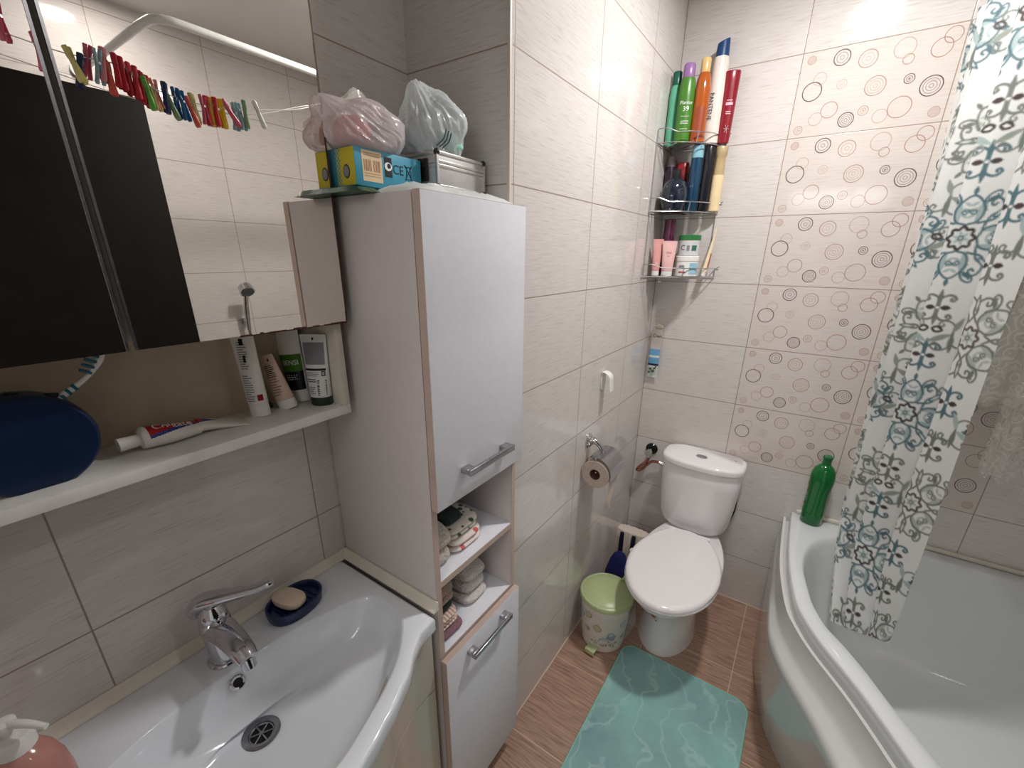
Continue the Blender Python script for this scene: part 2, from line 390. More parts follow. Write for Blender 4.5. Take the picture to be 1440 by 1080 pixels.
def fold_bm(w, d, h, layers=2, wob=.003, seed=1, roundf=.9):
    """folded cloth: layers stacked, rounded fold facing +x; centred on y, base z=0, front at x=0, back at -d"""
    bm = bm_new(); lh = h/layers
    for k in range(layers):
        zc = lh*(k+.5); loops = []; N = 22; NY = 14
        dx = random.Random(seed+k).uniform(-.012, 0)
        for j in range(NY+1):
            y = -w/2+w*j/NY; L = []
            e = 1-0.25*abs(2*j/NY-1)**6
            for i in range(N):
                a = 2*PI*i/N; c, s = math.cos(a), math.sin(a)
                x = -d/2+dx+math.copysign(abs(c)**(.55), c)*d/2*e; z = zc+math.copysign(abs(s)**(.7), s)*lh*.54*e
                nn = mnoise.noise(Vector((x*18+seed, y*22, z*30+k*3)))
                L.append((x+nn*wob, y+nn*wob, max(0.0004, z+nn*wob*.9)))
            loops.append(L)
        add_loft(bm, loops)
    return bm
def towel(label, x, y, z, w, d, h, mt, layers=2, seed=1, rz=0, group=None):
    o = obj('folded_towel', fold_bm(w, d, h, layers, seed=seed), mt, sub=1, loc=(x,y,z), rot=(0,0,rz))
    return tag(o, label, 'towel', group)
WAF = cloth_mat('white_waffle_cloth', (222,214,204)); FLO = cloth_mat('white_cloth_green_print', (218,210,200), (60,88,70), 'floral', 45)
GRN = cloth_mat('dark_green_cloth', (46,64,58)); BGE = cloth_mat('beige_cloth', (196,172,156), None, 'waffle', 220)
STR = cloth_mat('striped_pastel_cloth', (214,160,146), (150,168,128), 'stripe', 30); MAU = cloth_mat('mauve_cloth', (148,112,122), None, 'waffle', 260)
LGR = cloth_mat('pale_grey_towel', (226,220,216), None, 'waffle', 240); PINKW = cloth_mat('white_pink_print_cloth', (222,212,206), (196,92,92), 'floral', 38)
towel('rolled white waffle towel at the near end of the upper niche shelf, lower of two', .022, -1.418, .9025, .07, .20, .045, WAF, 1, 1)
towel('rolled white waffle towel lying on top of another white roll in the upper niche', .016, -1.421, .9475, .072, .20, .052, WAF, 1, 2)
towel('folded white towel with pink print under the green printed towel in the niche', .020, -1.322, .9025, .115, .2, .036, PINKW, 2, 3)
towel('white towel with green print folded in the middle of the upper niche', .012, -1.330, .9395, .12, .19, .034, FLO, 2, 4)
towel('small dark green folded towel on top of the printed towels in the upper niche', -.004, -1.352, .9745, .062, .17, .028, GRN, 1, 5)
towel('mauve towel lowest of the pile in the lower niche compartment', .024, -1.408, .6905, .092, .205, .020, MAU, 1, 6, 0)
towel('striped pink and green towel above the mauve one in the lower niche', .018, -1.412, .7115, .09, .2, .036, STR, 3, 7)
towel('dark green towel between the striped and the beige ones in the lower niche', .010, -1.414, .7485, .085, .19, .030, GRN, 1, 8)
towel('beige rolled towel topmost of the near pile in the lower niche', .012, -1.416, .7795, .08, .19, .050, BGE, 2, 9)
towel('flat pale grey towel under the grey roll at the far end of the lower niche', .004, -1.275, .6905, .10, .19, .024, LGR, 1, 10)
towel('rolled pale grey towel at the far end of the lower niche', -.004, -1.272, .7155, .085, .18, .072, LGR, 2, 11)

# ------------------------------------------------------------------ mirror cabinet with shelf
mc = thing('mirror_cabinet', 'mirror-fronted wall cabinet with an open white shelf below, above the sink', 'cabinet')
XM = -0.14; MY0, MY1 = -2.147, -1.497
bm = bm_new(); add_box(bm, XL, -.160, -2.14, -1.503, 1.475, 2.10); obj('cabinet_body', bm, CREAM, mc, bevel=.001)
boxo('shelf_board', (XL, -.158, -2.14, -1.499, 1.278, 1.297), mat('white_shelf', (226,224,220), .35), mc, bevel=.001)
bm = bm_new(); add_box(bm, XL, -.158, -1.5145, -1.499, 1.297, 1.475); obj('shelf_side', bm, CREAM, mc, bevel=.001)
boxo('shelf_side', (XL, -.158, -2.14, -2.125, 1.297, 1.475), CREAM, mc)
boxo('shelf_back', (XL, XL+.004, -2.125, -1.5145, 1.297, 1.475), mat('beige_back_panel', (186,170,148), .5), mc, bevel=0)
MIRR = NT('mirror_glass'); MIRR.b.inputs['Metallic'].default_value = 1; MIRR.b.inputs['Roughness'].default_value = .0
MIRR.b.inputs['Base Color'].default_value = rgba((240,236,230)); q = MIRR.n('ShaderNodeTexCoord')
MIRR.l(MIRR.math('MULTIPLY', MIRR.noise(3, q.outputs['Object']), 0.004), MIRR.b.inputs['Roughness']); MIRR = MIRR.m
RUST = mat('rust_brown_edge', (84,50,42), .6, vary=.4, scale=80)
MBACK = mat('mirror_back_board', (150,140,128), .5)
for (a, b, side) in ((-1.822, MY1, 1), (MY0, -1.8345, 0)):
    dr = boxo('mirror_door', (XM-.020, XM-.003, a+.001, b-.001, 1.469, 2.11), MBACK, mc, bevel=.0005)
    boxo('mirror_pane', (XM-.003, XM, a, b, 1.468, 2.11), MIRR, dr, bevel=0, smooth=False)
    if side:
        bm = bm_new(); rnd = random.Random(3); y = a+.13
        while y < b-.004:
            w_ = rnd.uniform(.006, .016); h_ = rnd.uniform(.0016, .0042)
            add_box(bm, XM-.004, XM+.0002, y, min(b, y+w_), 1.4662, 1.4662+h_); y += w_
        z = 1.47
        while z < 2.09:
            h_ = rnd.uniform(.01, .03); w_ = rnd.uniform(.0018, .0042)
            add_box(bm, XM-.004, XM+.0002, b-w_*.3, b+.0022, z, z+h_); z += h_
        obj('corroded_edge', bm, RUST, dr, smooth=False)
    bm = bm_new(); add_box(bm, XM-.003, XM+.0012, (b if not side else a-.003), (b+.003 if not side else a), 1.468, 2.11)
    obj('glass_edge', bm, STEEL, dr, smooth=False)

# things on the shelf
ZS = 1.2972
def tube_thing(label, x, y, z, hcap, rcap, htot, wtop, body, capm, rz, tilt=(0,0), prints=(), group=None, flatd=.6, name='cosmetic_tube'):
    """squeeze tube standing on its cap; local x = width, y = thickness, front towards -y"""
    o = thing(name, label, 'tube', (x,y,z), 0, group, rot=(tilt[0], tilt[1], rz))
    bm = bm_new(); add_lathe(bm, [(rcap*.96,0.0),(rcap,.002),(rcap*.98,hcap-.001),(rcap*.9,hcap)], segs=32, sy=flatd+.12); obj('cap', bm, capm, o)
    bm = bm_new(); loops = []; N = 36
    for k in range(13):
        f = k/12; zz = hcap+(htot-hcap)*f
        rx = rcap*.99*(1-f)+wtop/2*f; ry = (rcap*(flatd+.1))*(1-f**1.4)+.0012
        loops.append([(rx*math.cos(2*PI*i/N), ry*math.sin(2*PI*i/N), zz) for i in range(N)])
    loops.append([(wtop/2*math.cos(2*PI*i/N), .0010*math.sin(2*PI*i/N), htot+.006) for i in range(N)])
    add_loft(bm, loops); obj('tube_body', bm, body, o)
    H = htot-hcap
    for (kind, u0, u1, f0, f1, mt) in prints:
        bm = bm_new()
        def front(u, f):
            rx = rcap*.99*(1-f)+wtop/2*f; ry = (rcap*(flatd+.1))*(1-f**1.4)+.0012
            xx = u*rx; return xx, -ry*math.sqrt(max(0, 1-min(.9999, u*u)))-.0007, hcap+H*f
        if kind == 'band':
            NU, NF = 10, 6
            g = [[bm.verts.new(front(u0+(u1-u0)*i/NU, f0+(f1-f0)*j/NF)) for i in range(NU+1)] for j in range(NF+1)]
            for j in range(NF):
                for i in range(NU): bm.faces.new((g[j][i], g[j][i+1], g[j+1][i+1], g[j+1][i]))
            bmesh.ops.solidify(bm, geom=bm.faces[:], thickness=.0003)
            obj('label_print', bm, mt, o, smooth=False)
        elif kind == 'lines':
            rnd = random.Random(int(f0*100)); n = mt[1]
            for j in range(n):
                fa = f0+(f1-f0)*(j+.2)/n; fb = f0+(f1-f0)*(j+.62)/n; ue = u1-(u1-u0)*rnd.choice((0, 0, .15, .35))
                us = [u0+(ue-u0)*i/6 for i in range(7)]
                r0 = [bm.verts.new(front(u, fa)) for u in us]; r1 = [bm.verts.new(front(u, fb)) for u in us]
                for i in range(6): bm.faces.new((r0[i], r0[i+1], r1[i+1], r1[i]))
            obj('fine_print', bm, mt[0], o, smooth=False)
        elif kind == 'bars':
            n = mt[1]; rnd = random.Random(5)
            for j in range(n):
                fa = f0+(f1-f0)*j/n; fb = fa+(f1-f0)/n*rnd.uniform(.3, .7)
                vs = [bm.verts.new(Vector(front(*q))+Vector((0,-.0003,0))) for q in ((u0,fa),(u1,fa),(u1,fb),(u0,fb))]; bm.faces.new(vs)
            obj('barcode', bm, mt[0], o, smooth=False)
        elif kind == 'text':
            body_, size, rotv = mt[1]
            ca, sa = math.cos(rotv), math.sin(rotv); ua, fa = (u0+u1)/2, (f0+f1)/2
            def pl(u, v, w):
                uu, vv = u*ca-v*sa, u*sa+v*ca
                f = fa+vv/H; rx = rcap*.99*(1-f)+wtop/2*f
                p = front(max(-.97, min(.97, ua+uu/rx)), f); return (p[0], p[1]-.0005-w, p[2])
            obj('lettering', text_bm(body_, size, pl, .0001), mt[0], o, smooth=False)
    return o
WT = mat('white_tube', (228,224,218), .3); 
A_CAM = .62
tube_thing('tall white toothpaste tube with grey print standing on its cap, leftmost on the mirror shelf', -.240,-1.640, ZS, .024, .0185, .155, .046, WT, WPLAST, .55, (0,-.06),
   [('lines', -.6, .35, .05, .45, (GREYP, 12)), ('lines', -.5, .3, .52, .92, (GREYP, 12)), ('band', -.25, .1, .86, .95, BLACK), ('band', .5, .9, .06, .15, RED), ('band', -.1, .12, .62, .72, BLACK)], name='toothpaste_tube')
tube_thing('small peach and white hand cream tube leaning left on the mirror shelf', -.240,-1.585, ZS, .020, .0185, .106, .030, mat('peach_tube', (214,186,168), .35), WPLAST, .62, (.05,-.24),
   [('lines', -.6, .6, .12, .55, (mat('print_brown', (150,116,96), .4), 7)), ('lines', -.6, .5, .55, .85, (BLACK, 7)), ('band', .1, .3, .92, .98, BLACK)])
tube_thing('white green and black face wash tube at the back of the mirror shelf', -.262,-1.543, ZS, .022, .0205, .148, .056, WT, WPLAST, .50, (0,-.10),
   [('band', -.95, .95, .03, .34, BLACK), ('band', -.95, .95, .34, .62, mat('print_green', (96,160,46), .4)), ('lines', -.6, .6, .2, .3, (WHITEP, 3)), ('text', 0, .1, .45, .52, (WHITEP, ('SENSI', .014, 0)))])
TG = mat('tube_grey_white', (216,216,214), .3); DG = mat('dark_green_cap', (34,48,36), .35)
tube_thing('large white tube with dark green cap and barcode, rightmost on the mirror shelf', -.205,-1.533, ZS, .018, .0215, .139, .052, TG, DG, .60, (0,0),
   [('band', -.8, .82, .56, .92, mat('print_lightgrey', (168,168,170), .4)), ('lines', -.75, .75, .58, .9, (GREYP, 14)), ('band', -.85, .85, .46, .495, BLACK), ('lines', -.8, .3, .36, .44, (GREYP, 3)),
    ('band', .5, .8, .37, .45, BLACK), ('band', .56, .74, .385, .435, WHITEP), ('lines', -.8, .0, .26, .33, (BLACK, 2)), ('bars', .1, .85, .04, .31, (BLACK, 9)), ('lines', -.7, -.1, .06, .2, (GREYP, 4)), ('band', -.08, .06, .96, 1.0, BLACK)])
bm = bm_new(); add_lathe(bm, [(.005,0),(.0065,.001),(.006,.010),(.003,.012)], segs=16)
tag(obj('bottle_cap', bm, BLACK, loc=(-.268,-1.610,ZS)), 'small dark cap on the mirror shelf between the toothpaste and cream tubes', 'cap')

# lying toothpaste
lp = thing('toothpaste_tube', 'squeezed red blue and white toothpaste tube lying on the mirror shelf', 'tube', (-.232,-1.848,ZS+.0005), 0, None, rot=(0,0,.03))
bm = bm_new(); L = []; N = 96   # along +y
for k in range(110):
    f = k/109; y = .024+.150*f; rx = .0185*(1-f)+.027*f+.002*math.sin(f*9); rz = .0165*(1-f)**.75+.0015; sh = .004*math.sin(f*7)
    zc = rz+.0005+ (.004*math.sin(f*5) if f > .5 else 0)
    L.append([(sh+rx*math.cos(2*PI*i/N), y, zc+rz*math.sin(2*PI*i/N)+0) for i in range(N)])
L.insert(0, [(.010*math.cos(2*PI*i/N), .018, .0165+.010*math.sin(2*PI*i/N)) for i in range(N)])
L.insert(1, [(.0175*math.cos(2*PI*i/N), .020, .0170+.0155*math.sin(2*PI*i/N)) for i in range(N)])
add_loft(bm, L)
for f_ in bm.faces:
    c = f_.calc_center_median()
    g = (c.y-.024)/.15
    f_.material_index = 0
    ang = math.atan2(c.z-.014, c.x)
    edge = 1.45-g*1.1
    lo_ = .25+g*.75
    if g > .03 and lo_ < ang < 2.3 and g < .86:
        f_.material_index = 1 if (g < .56 and ang > lo_+.22) else 2
        if g > .70: f_.material_index = 3
obj('tube_body', bm, [WT, RED, BLUE, mat('print_dark_green', (20,96,66), .35)], lp)
bm = bm_new(); add_cyl(bm, (0,-.008,.0165), (0,.019,.0165), .0105, 24, .0095); obj('cap', bm, WPLAST, lp)
def lyp(u, v, w):
    g = (.062+u-.024)/.15; rz = .0165*max(.02, 1-g)**.75+.0015; a = 1.05+ -v*38
    rx = .0185*(1-g)+.027*g
    a = 1.12+v*52
    return (rx*math.cos(a)+math.cos(a)*.0016, .062+u, rz+.0005+rz*math.sin(a)+math.sin(a)*.0016+w+.002*max(0, g))
obj('lettering', text_bm('Colgate', .017, lyp, .0001), WHITEP, lp, smooth=False)

# toothbrush holder (flat oval stand) + brush
th = thing('toothbrush_holder', 'dark blue ribbed oval toothbrush stand at the left end of the mirror shelf', 'toothbrush holder', (-.218,-1.945,ZS))
bm = bm_new(); L = []; N = 56
def ov(sc, x):
    P = []
    for i in range(N):
        a = 2*PI*i/N; y = .070*sc*math.cos(a); z = .058+.066*sc*math.sin(a)
        P.append((x, y, max(.0, z)))
    return P
for (x, sc) in ((-.026,.90),(-.024,.97),(-.020,1.0),(.018,1.0),(.024,.97),(.026,.93)): L.append(ov(sc, x))
add_loft(bm, L)
obj('stand_body', bm, mat('holder_navy', (10,32,66), .35, vary=.08), th)
bm = bm_new()
for yy in (-.034, 0.0, .034): 
    z = .058+.066*math.sqrt(max(0, 1-(yy/.07)**2))
    bq = [[(.010*math.cos(2*PI*i/20)*.5, yy+.012*math.sin(2*PI*i/20), z+dz-abs(math.sin(2*PI*i/20))*.0012) for i in range(20)] for dz in (-.004, .0012)]
    add_loft(bm, bq)
obj('slot', bm, DARKHOLE, th)
tb = thing('toothbrush', 'white and teal toothbrush sticking out of the dark blue stand', 'toothbrush', (-.218,-1.911,ZS+.098))
TEAL = mat('teal_plastic', (34,104,124), .35)
bm = bm_new(); add_tube(bm, [(0,-.006,-.012),(0,.012,.010),(0,.030,.022),(0,.046,.034),(0,.062,.052),(0,.070,.068)], [.004,.0045,.0036,.003,.0045,.0035], 10, upv=(1,0,0)); obj('handle', bm, WPLAST, tb)
bm = bm_new()
for k in range(4): add_tube(bm, [(.0,.006+k*.007,.0055+k*.0048),(.0,.0095+k*.007,.0075+k*.0048)], .0050, 10, smooth=False)
obj('handle_grip', bm, TEAL, tb)
bm = bm_new()
for k in range(5):
    for s in (-1, 1):
        p = Vector((s*.0025, .050+k*.0042, .037+k*.0070)); add_cyl(bm, p, p+Vector((0,-.0105,.0062)), .0022, 8)
obj('bristles', bm, TEAL, tb)

# ------------------------------------------------------------------ washbasin
YC, ZK = -1.817, 0.84
def interp(pts, t):
    if t <= pts[0][0]: return pts[0][1]
    for (a, va), (b, vb) in zip(pts[:-1], pts[1:]):
        if t <= b:
            f = (t-a)/(b-a); f = f*f*(3-2*f)*.35+f*.65; return va+(vb-va)*f
    return pts[-1][1]
FR = [(0,.168),(.037,.163),(.07,.153),(.128,.134),(.19,.107),(.245,.070),(.275,.054),(.322,.050)]
BK = [(0,-.178),(.08,-.179),(.14,-.172),(.18,-.158),(.24,-.146),(.28,-.128)]
outer = [(XL+.001, YC-.320)]+[(interp(FR, abs(t)), YC+t) for t in np.linspace(-.320,.320,61)]+[(XL+.001, YC+.320)]
bowl = []
for t in np.linspace(-.285,.285,57): bowl.append((max(.0, interp(FR, abs(t))-.036-.03*max(0,(abs(t)-.22)/.065)**2)-(.0), YC+t))
for t in np.linspace(.290,-.290,41): bowl.append((interp(BK, abs(t)), YC+t))
DC = Vector((-.112, YC+.006, 0))
def ray_poly(poly, c, a):
    d = (math.cos(a), math.sin(a)); best = None
    for i in range(len(poly)):
        p, q = poly[i], poly[(i+1) % len(poly)]
        ex, ey = q[0]-p[0], q[1]-p[1]; den = d[0]*ey-d[1]*ex
        if abs(den) < 1e-12: continue
        t = ((p[0]-c[0])*ey-(p[1]-c[1])*ex)/den; s = ((p[0]-c[0])*d[1]-(p[1]-c[1])*d[0])/den
        if t > 0 and -1e-6 <= s <= 1+1e-6 and (best is None or t > best): best = t
    return (c[0]+d[0]*best, c[1]+d[1]*best)
cc = (-.06, YC); N = 144
angs = [2*PI*i/N for i in range(N)]
for k, (px_, py_) in enumerate(((XL+.001, YC-.320), (XL+.001, YC+.320), (.050, YC+.320), (.050, YC-.320))):
    a = math.atan2(py_-cc[1], px_-cc[0]) % (2*PI); j = min(range(N), key=lambda i: abs(angs[i]-a)); angs[j] = a
Oo = [ray_poly(outer, cc, a) for a in angs]; Bo = [ray_poly(bowl, cc, a) for a in angs]
def smo(L, k=3):
    for _ in range(k): L = [((L[i-1][0]+2*L[i][0]+L[(i+1) % len(L)][0])/4, (L[i-1][1]+2*L[i][1]+L[(i+1) % len(L)][1])/4) for i in range(len(L))]
    return L
Bo = smo(Bo, 5)
def shrink(L, k, c): return [(c[0]+(x-c[0])*k, c[1]+(y-c[1])*k) for x, y in L]
wb = thing('washbasin', 'wide white ceramic washbasin with bowed front set between the wall and tall cabinet', 'sink')
bm = bm_new(); loops = []
inner_cab = [(min(x, .03), y) for x, y in Oo]
loops.append([(x*.97-.004, YC+(y-YC)*.97, ZK-.045) for x, y in Oo])
loops.append([(x, y, ZK-.038) for x, y in shrink(Oo, .992, cc)])
loops.append([(x, y, ZK-.034) for x, y in Oo]); loops.append([(x, y, ZK-.008) for x, y in Oo])
loops.append([(x, y, ZK-.002) for x, y in shrink(Oo, .992, cc)]); loops.append([(x, y, ZK) for x, y in shrink(Oo, .975, cc)])
def lerpL(A, B, f): return [(a[0]*(1-f)+b[0]*f, a[1]*(1-f)+b[1]*f) for a, b in zip(A, B)]
loops.append([(x, y, ZK+.0005) for x, y in lerpL(Oo, Bo, .5)])
loops.append([(x, y, ZK) for x, y in shrink(Bo, 1.015, cc)])
dr_ = (DC.x, DC.y)
for k, z in ((1.0,-.0015),(.985,-.005),(.95,-.022),(.90,-.045),(.84,-.064),(.76,-.078),(.64,-.090),(.50,-.099),(.36,-.106),(.24,-.111),(.14,-.115)):
    f = (1-k)/.86; c2 = (cc[0]*(1-f)+dr_[0]*f, cc[1]*(1-f)+dr_[1]*f)
    base = shrink(Bo, k, c2)
    if k < .5:
        g = (.5-k)/.36; circ = [(c2[0]+.30*k*math.cos(a), c2[1]+.30*k*math.sin(a)) for a in angs]; base = lerpL(base, circ, min(1, g)*.8)
    loops.append([(x, y, ZK+z) for x, y in base])
loops.append([(dr_[0]+.030*math.cos(a), dr_[1]+.030*math.sin(a), ZK-.117) for a in angs])
loops.append([(dr_[0]+.024*math.cos(a), dr_[1]+.024*math.sin(a), ZK-.122) for a in angs])
add_loft(bm, loops, False, True); obj('basin_bowl', bm, WHITE_CER, wb, ang=50)
bm = bm_new(); zz = ZK-.1165
add_lathe(bm, [(.033,-.001),(.0335,.001),(.030,.0025),(.0225,.001),(.0215,-.003),(.0215,-.006)], segs=40, cap0=False); dn = obj('drain', bm, STEEL, wb, loc=(DC.x,DC.y,zz))
bm = bm_new(); add_lathe(bm, [(.0215,-.0045),(.021,-.003)], segs=32); obj('drain_cup', bm, DARKHOLE, dn)
bm = bm_new()
add_cyl(bm, (0,0,-.004), (0,0,.001), .004)
for k in range(6):
    a = k*PI/3; add_cyl(bm, (0,0,-.0015), (.021*math.cos(a), .021*math.sin(a), -.0015), .0017, 8)
add_lathe(bm, [(.0195,-.003),(.0215,-.001),(.0195,-.001)], segs=32, cap0=False, cap1=False)
obj('drain_grid', bm, STEEL, dn)
ovf = bpy.data.objects.new('overflow', None)
bm = bm_new(); add_lathe(bm, [(.0085,-.002),(.0135,-.002),(.014,.0),(.012,.002),(.0085,.001)], segs=28, cap0=False, cap1=False)
add_lathe(bm, [(.0086,-.0015),(.0086,-.0005)], segs=24, mi=1)
obj('overflow_ring', bm, [CHROME, DARKHOLE], wb, loc=(-.1655,YC+.006,ZK-.022), rot=(0, math.radians(62), 0))
# sealing strip
bm = bm_new()
def cove(a, b, nx, ny):
    L = []
    for p in (a, b):
        prof = [(0,0),(.016,.0),(.0155,.003),(.008,.008),(.004,.018),(.003,.022),(0,.022)]
        L.append([(p[0]+nx*u, p[1]+ny*u, ZK+.0006+v) for u, v in prof])
    add_loft(bm, L)
cove((XL+.0005, YC-.325), (XL+.0005, -1.4765), 1, 0); cove((XL+.0005, -1.4765), (.043, -1.4765), 0, -1)
st_ = tag(obj('sealing_strip', bm, SILIC), 'beige sealing strip along the wall and cabinet behind the washbasin', 'trim')
# vanity
va = thing('vanity_cabinet', 'cream vanity cabinet under the washbasin next to the tall white cabinet', 'cabinet')
bm = bm_new(); add_box(bm, XL+.002, .012, -2.13, -1.492, .06, .076); add_box(bm, XL+.002, XL+.01, -2.13, -1.492, .076, ZK-.046)
obj('carcass_back', bm, CREAM, va, smooth=False)
for yy in (-2.13, -1.508): boxo('carcass_side', (XL+.01, .012, yy, yy+.016, .076, ZK-.046), CREAM, va)
VAN = mat('cream_gloss_front', (196,188,172), .18, coat=.3, vary=.02)
VF = [(0,.118),(.07,.106),(.128,.088),(.2,.050),(.26,.031),(.33,.030)]
def curved_front(name, t0, t1, z0, z1):
    bm = bm_new(); L = []
    for t_ in np.linspace(t0, t1, 33):
        x = interp(VF, abs(t_)); L.append([(x-.016, YC+t_, z0), (x, YC+t_, z0), (x, YC+t_, z1), (x-.016, YC+t_, z1)])
    add_loft(bm, L); return obj(name, bm, VAN, va, ang=40)
curved_front('drawer_front', -.313, .325, .604, ZK-.05)
curved_front('door', -.313, -.0015, .08, .600); curved_front('door', .0015, .325, .08, .600)

# faucet
fc = thing('basin_faucet', 'chrome single-lever mixer tap on the washbasin deck', 'faucet', (-.220, YC+.012, ZK+.0006))
bm = bm_new(); add_lathe(bm, [(.029,0),(.0295,.003),(.028,.006),(.026,.007)], segs=36); obj('base_ring', bm, CHROME, fc)
bm = bm_new(); add_lathe(bm, [(.0245,.005),(.0235,.020),(.0235,.050),(.0255,.075),(.027,.090),(.0265,.100),(.022,.105)], segs=36); obj('tap_body', bm, CHROME, fc)
bm = bm_new(); add_tube(bm, [(-.004,0,.076),(.03,0,.087),(.068,0,.090),(.104,0,.086),(.124,0,.078)], [.026,.0245,.022,.0195,.0165], 24, upv=(0,0,1), flat=.85)
obj('spout', bm, CHROME, fc)
bm = bm_new(); add_cyl(bm, (.114,0,.076), (.119,0,.058), .0125, 24); a_ = obj('aerator', bm, CHROME, fc)
bm = bm_new(); add_cyl(bm, (.1186,0,.0585), (.1192,0,.0570), .0098, 20); obj('aerator_mesh', bm, DARKHOLE, a_)
bm = bm_new(); add_lathe(bm, [(.0235,.103),(.0245,.108),(.0225,.120),(.015,.131),(.004,.135)], segs=32); obj('cartridge_cover', bm, CHROME, fc)
bm = bm_new(); add_tube(bm, [(-.022,-.016,.108),(-.020,-.015,.126),(-.006,-.005,.141),(.018,.014,.149),(.042,.034,.155),(.066,.056,.162),(.084,.073,.171),(.089,.078,.175)], [.013,.020,.0225,.0200,.0165,.0135,.0110,.0065], 20, upv=(0,0,1), flat=.7)
obj('lever', bm, CHROME, fc)

# soap dish + soap
sd = thing('soap_dish', 'dark blue oval soap dish on the washbasin deck beside the tap', 'soap dish', (-.226,-1.655,ZK+.0008), math.radians(97))
bm = bm_new()
add_loft(bm, [sell(0,0,rx,ry,2.3,z,56) for rx, ry, z in ((.054,.038,0),(.058,.042,.003),(.061,.045,.024),(.0605,.0445,.027),(.056,.040,.027),(.053,.037,.022),(.051,.035,.015))])
obj('dish_body', bm, mat('navy_ceramic', (16,34,74), .32, coat=.1, vary=.1), sd)
bm = bm_new()
for k in range(-3, 4): add_tube(bm, [(k*.012,-.024,.0165),(k*.012,.024,.0165)], .0018, 8, smooth=False)
obj('dish_ridges', bm, MATS['navy_ceramic'], sd)
bm = bm_new(); add_loft(bm, [sell(0,0,(.038*k),(.0245*k),2.6,z,40) for k, z in ((.72,0),(.93,.003),(1,.010),(.97,.017),(.8,.021),(.4,.0225))])
tag(obj('soap_bar', bm, mat('ivory_soap', (226,206,184), .42, sss=.2), loc=(-.230,-1.664,ZK+.0205), rot=(0.0,0,math.radians(15))), 'ivory oval bar of soap resting in the dark blue dish', 'soap')

# liquid soap bottle
sb = thing('soap_pump_bottle', 'clear bottle of pink liquid soap with white pump in the lower left corner', 'soap bottle', (-.165,-2.062,ZK+.0008), math.radians(35))
GLASSP = mat('clear_plastic', (236,226,220), .06, trans=.95, ior=1.25, vary=.01)
bm = bm_new(); add_loft(bm, [sell(0,0,rx,ry,2.5,z,44) for rx, ry, z in ((.038,.026,0),(.043,.030,.004),(.044,.032,.06),(.042,.030,.088),(.034,.026,.108),(.022,.020,.120),(.015,.015,.126))])
obj('bottle_body', bm, mat('pink_soap', (222,164,152), .12, trans=.4, ior=1.33, vary=.06, scale=40), sb)
bm = bm_new(); add_lathe(bm, [(.016,.122),(.0205,.124),(.0205,.144),(.0185,.148),(.007,.149),(.0065,.160)], segs=32)
obj('pump_collar', bm, WPLAST, sb)
bm = bm_new(); add_lathe(bm, [(.004,.144),(.004,.168)], segs=12); add_lathe(bm, [(.0105,.160),(.012,.164),(.0115,.172),(.006,.174)], segs=24)
add_tube(bm, [(0,0,.168),(.028,0,.170),(.054,0,.165)], [.0060,.0052,.0036], 12); obj('pump_head', bm, WPLAST, sb)

# ------------------------------------------------------------------ on top of the tall cabinet
SHEET = mat('white_plastic_film', (222,224,222), .35, vary=.03, bump=.4, bscale=60)
def wrinkled_slab(x0, x1, y0, y1, z0, h, amp, seed, nx=26, ny=34, lowf=1.0):
    bm = bm_new(); g = {}
    for s in (0, 1):
        for i in range(nx+1):
            for j in range(ny+1):
                u, v = i/nx, j/ny
                e = min(1, 8*min(u, 1-u))**.5*min(1, 9*min(v, 1-v))**.5
                n = mnoise.noise(Vector((u*9+seed, v*11, .3)))+.5*mnoise.noise(Vector((u*22, v*25+seed, 2)))
                xx = x0+(x1-x0)*u+amp*.5*mnoise.noise(Vector((v*9, seed, 1)))*(1 if u > .5 else 0)
                z = z0+(h*(lowf if v < .47 and u < .64 else 1)*e*(.72+.5*abs(n)) if s else 0)
                g[s,i,j] = bm.verts.new((xx, y0+(y1-y0)*v, z))
    for i in range(nx):
        for j in range(ny):
            bm.faces.new((g[1,i,j], g[1,i+1,j], g[1,i+1,j+1], g[1,i,j+1])); bm.faces.new((g[0,i,j], g[0,i,j+1], g[0,i+1,j+1], g[0,i+1,j]))
    for i in range(nx):
        for j in (0, ny): 
            a = (g[0,i,j], g[0,i+1,j], g[1,i+1,j], g[1,i,j]); bm.faces.new(a if j == 0 else a[::-1])
    for j in range(ny):
        for i in (0, nx):
            a = (g[0,i,j+1], g[0,i,j], g[1,i,j], g[1,i,j+1]); bm.faces.new(a if i == 0 else a[::-1])
    return bm
ZT = 1.6908
tag(obj('folded_plastic_sheet', wrinkled_slab(-.27, .042, -1.462, -1.168, ZT, .020, .016, 1, 26, 34, .52), SHEET), 'crumpled white plastic sheet spread on top of the tall cabinet', 'plastic sheet')
tag(obj('folded_green_bag', wrinkled_slab(-.262, -.045, -1.512, -1.4635, ZT, .0105, .01, 4, 18, 8), mat('green_film', (18,78,50), .35, vary=.3, bump=.4, bscale=60)), 'folded dark green bag along the near edge on top of the tall cabinet', 'bag')
ZB = ZT+.0245
bx = thing('cardboard_box', 'small blue and yellow cardboard box with a price sticker on top of the cabinet', 'box', (0,0,0))
BXB = mat('box_blue', (64,150,176), .4, vary=.05); 
tb_ = NT('box_yellow'); 
_tc = tb_.n('ShaderNodeTexCoord'); _v = tb_.n('ShaderNodeTexChecker'); _v.inputs['Scale'].default_value = 260; tb_.l(_tc.outputs['Object'], _v.inputs['Vector'])
_s = tb_.n('ShaderNodeSeparateXYZ'); tb_.l(_tc.outputs['Object'], _s.inputs[0])
_f = tb_.ramp(tb_.math('MULTIPLY', tb_.math('ADD', _s.outputs[0], .171), 12), [(.30,(0,0,0)),(.72,(1,1,1))]).outputs[0]
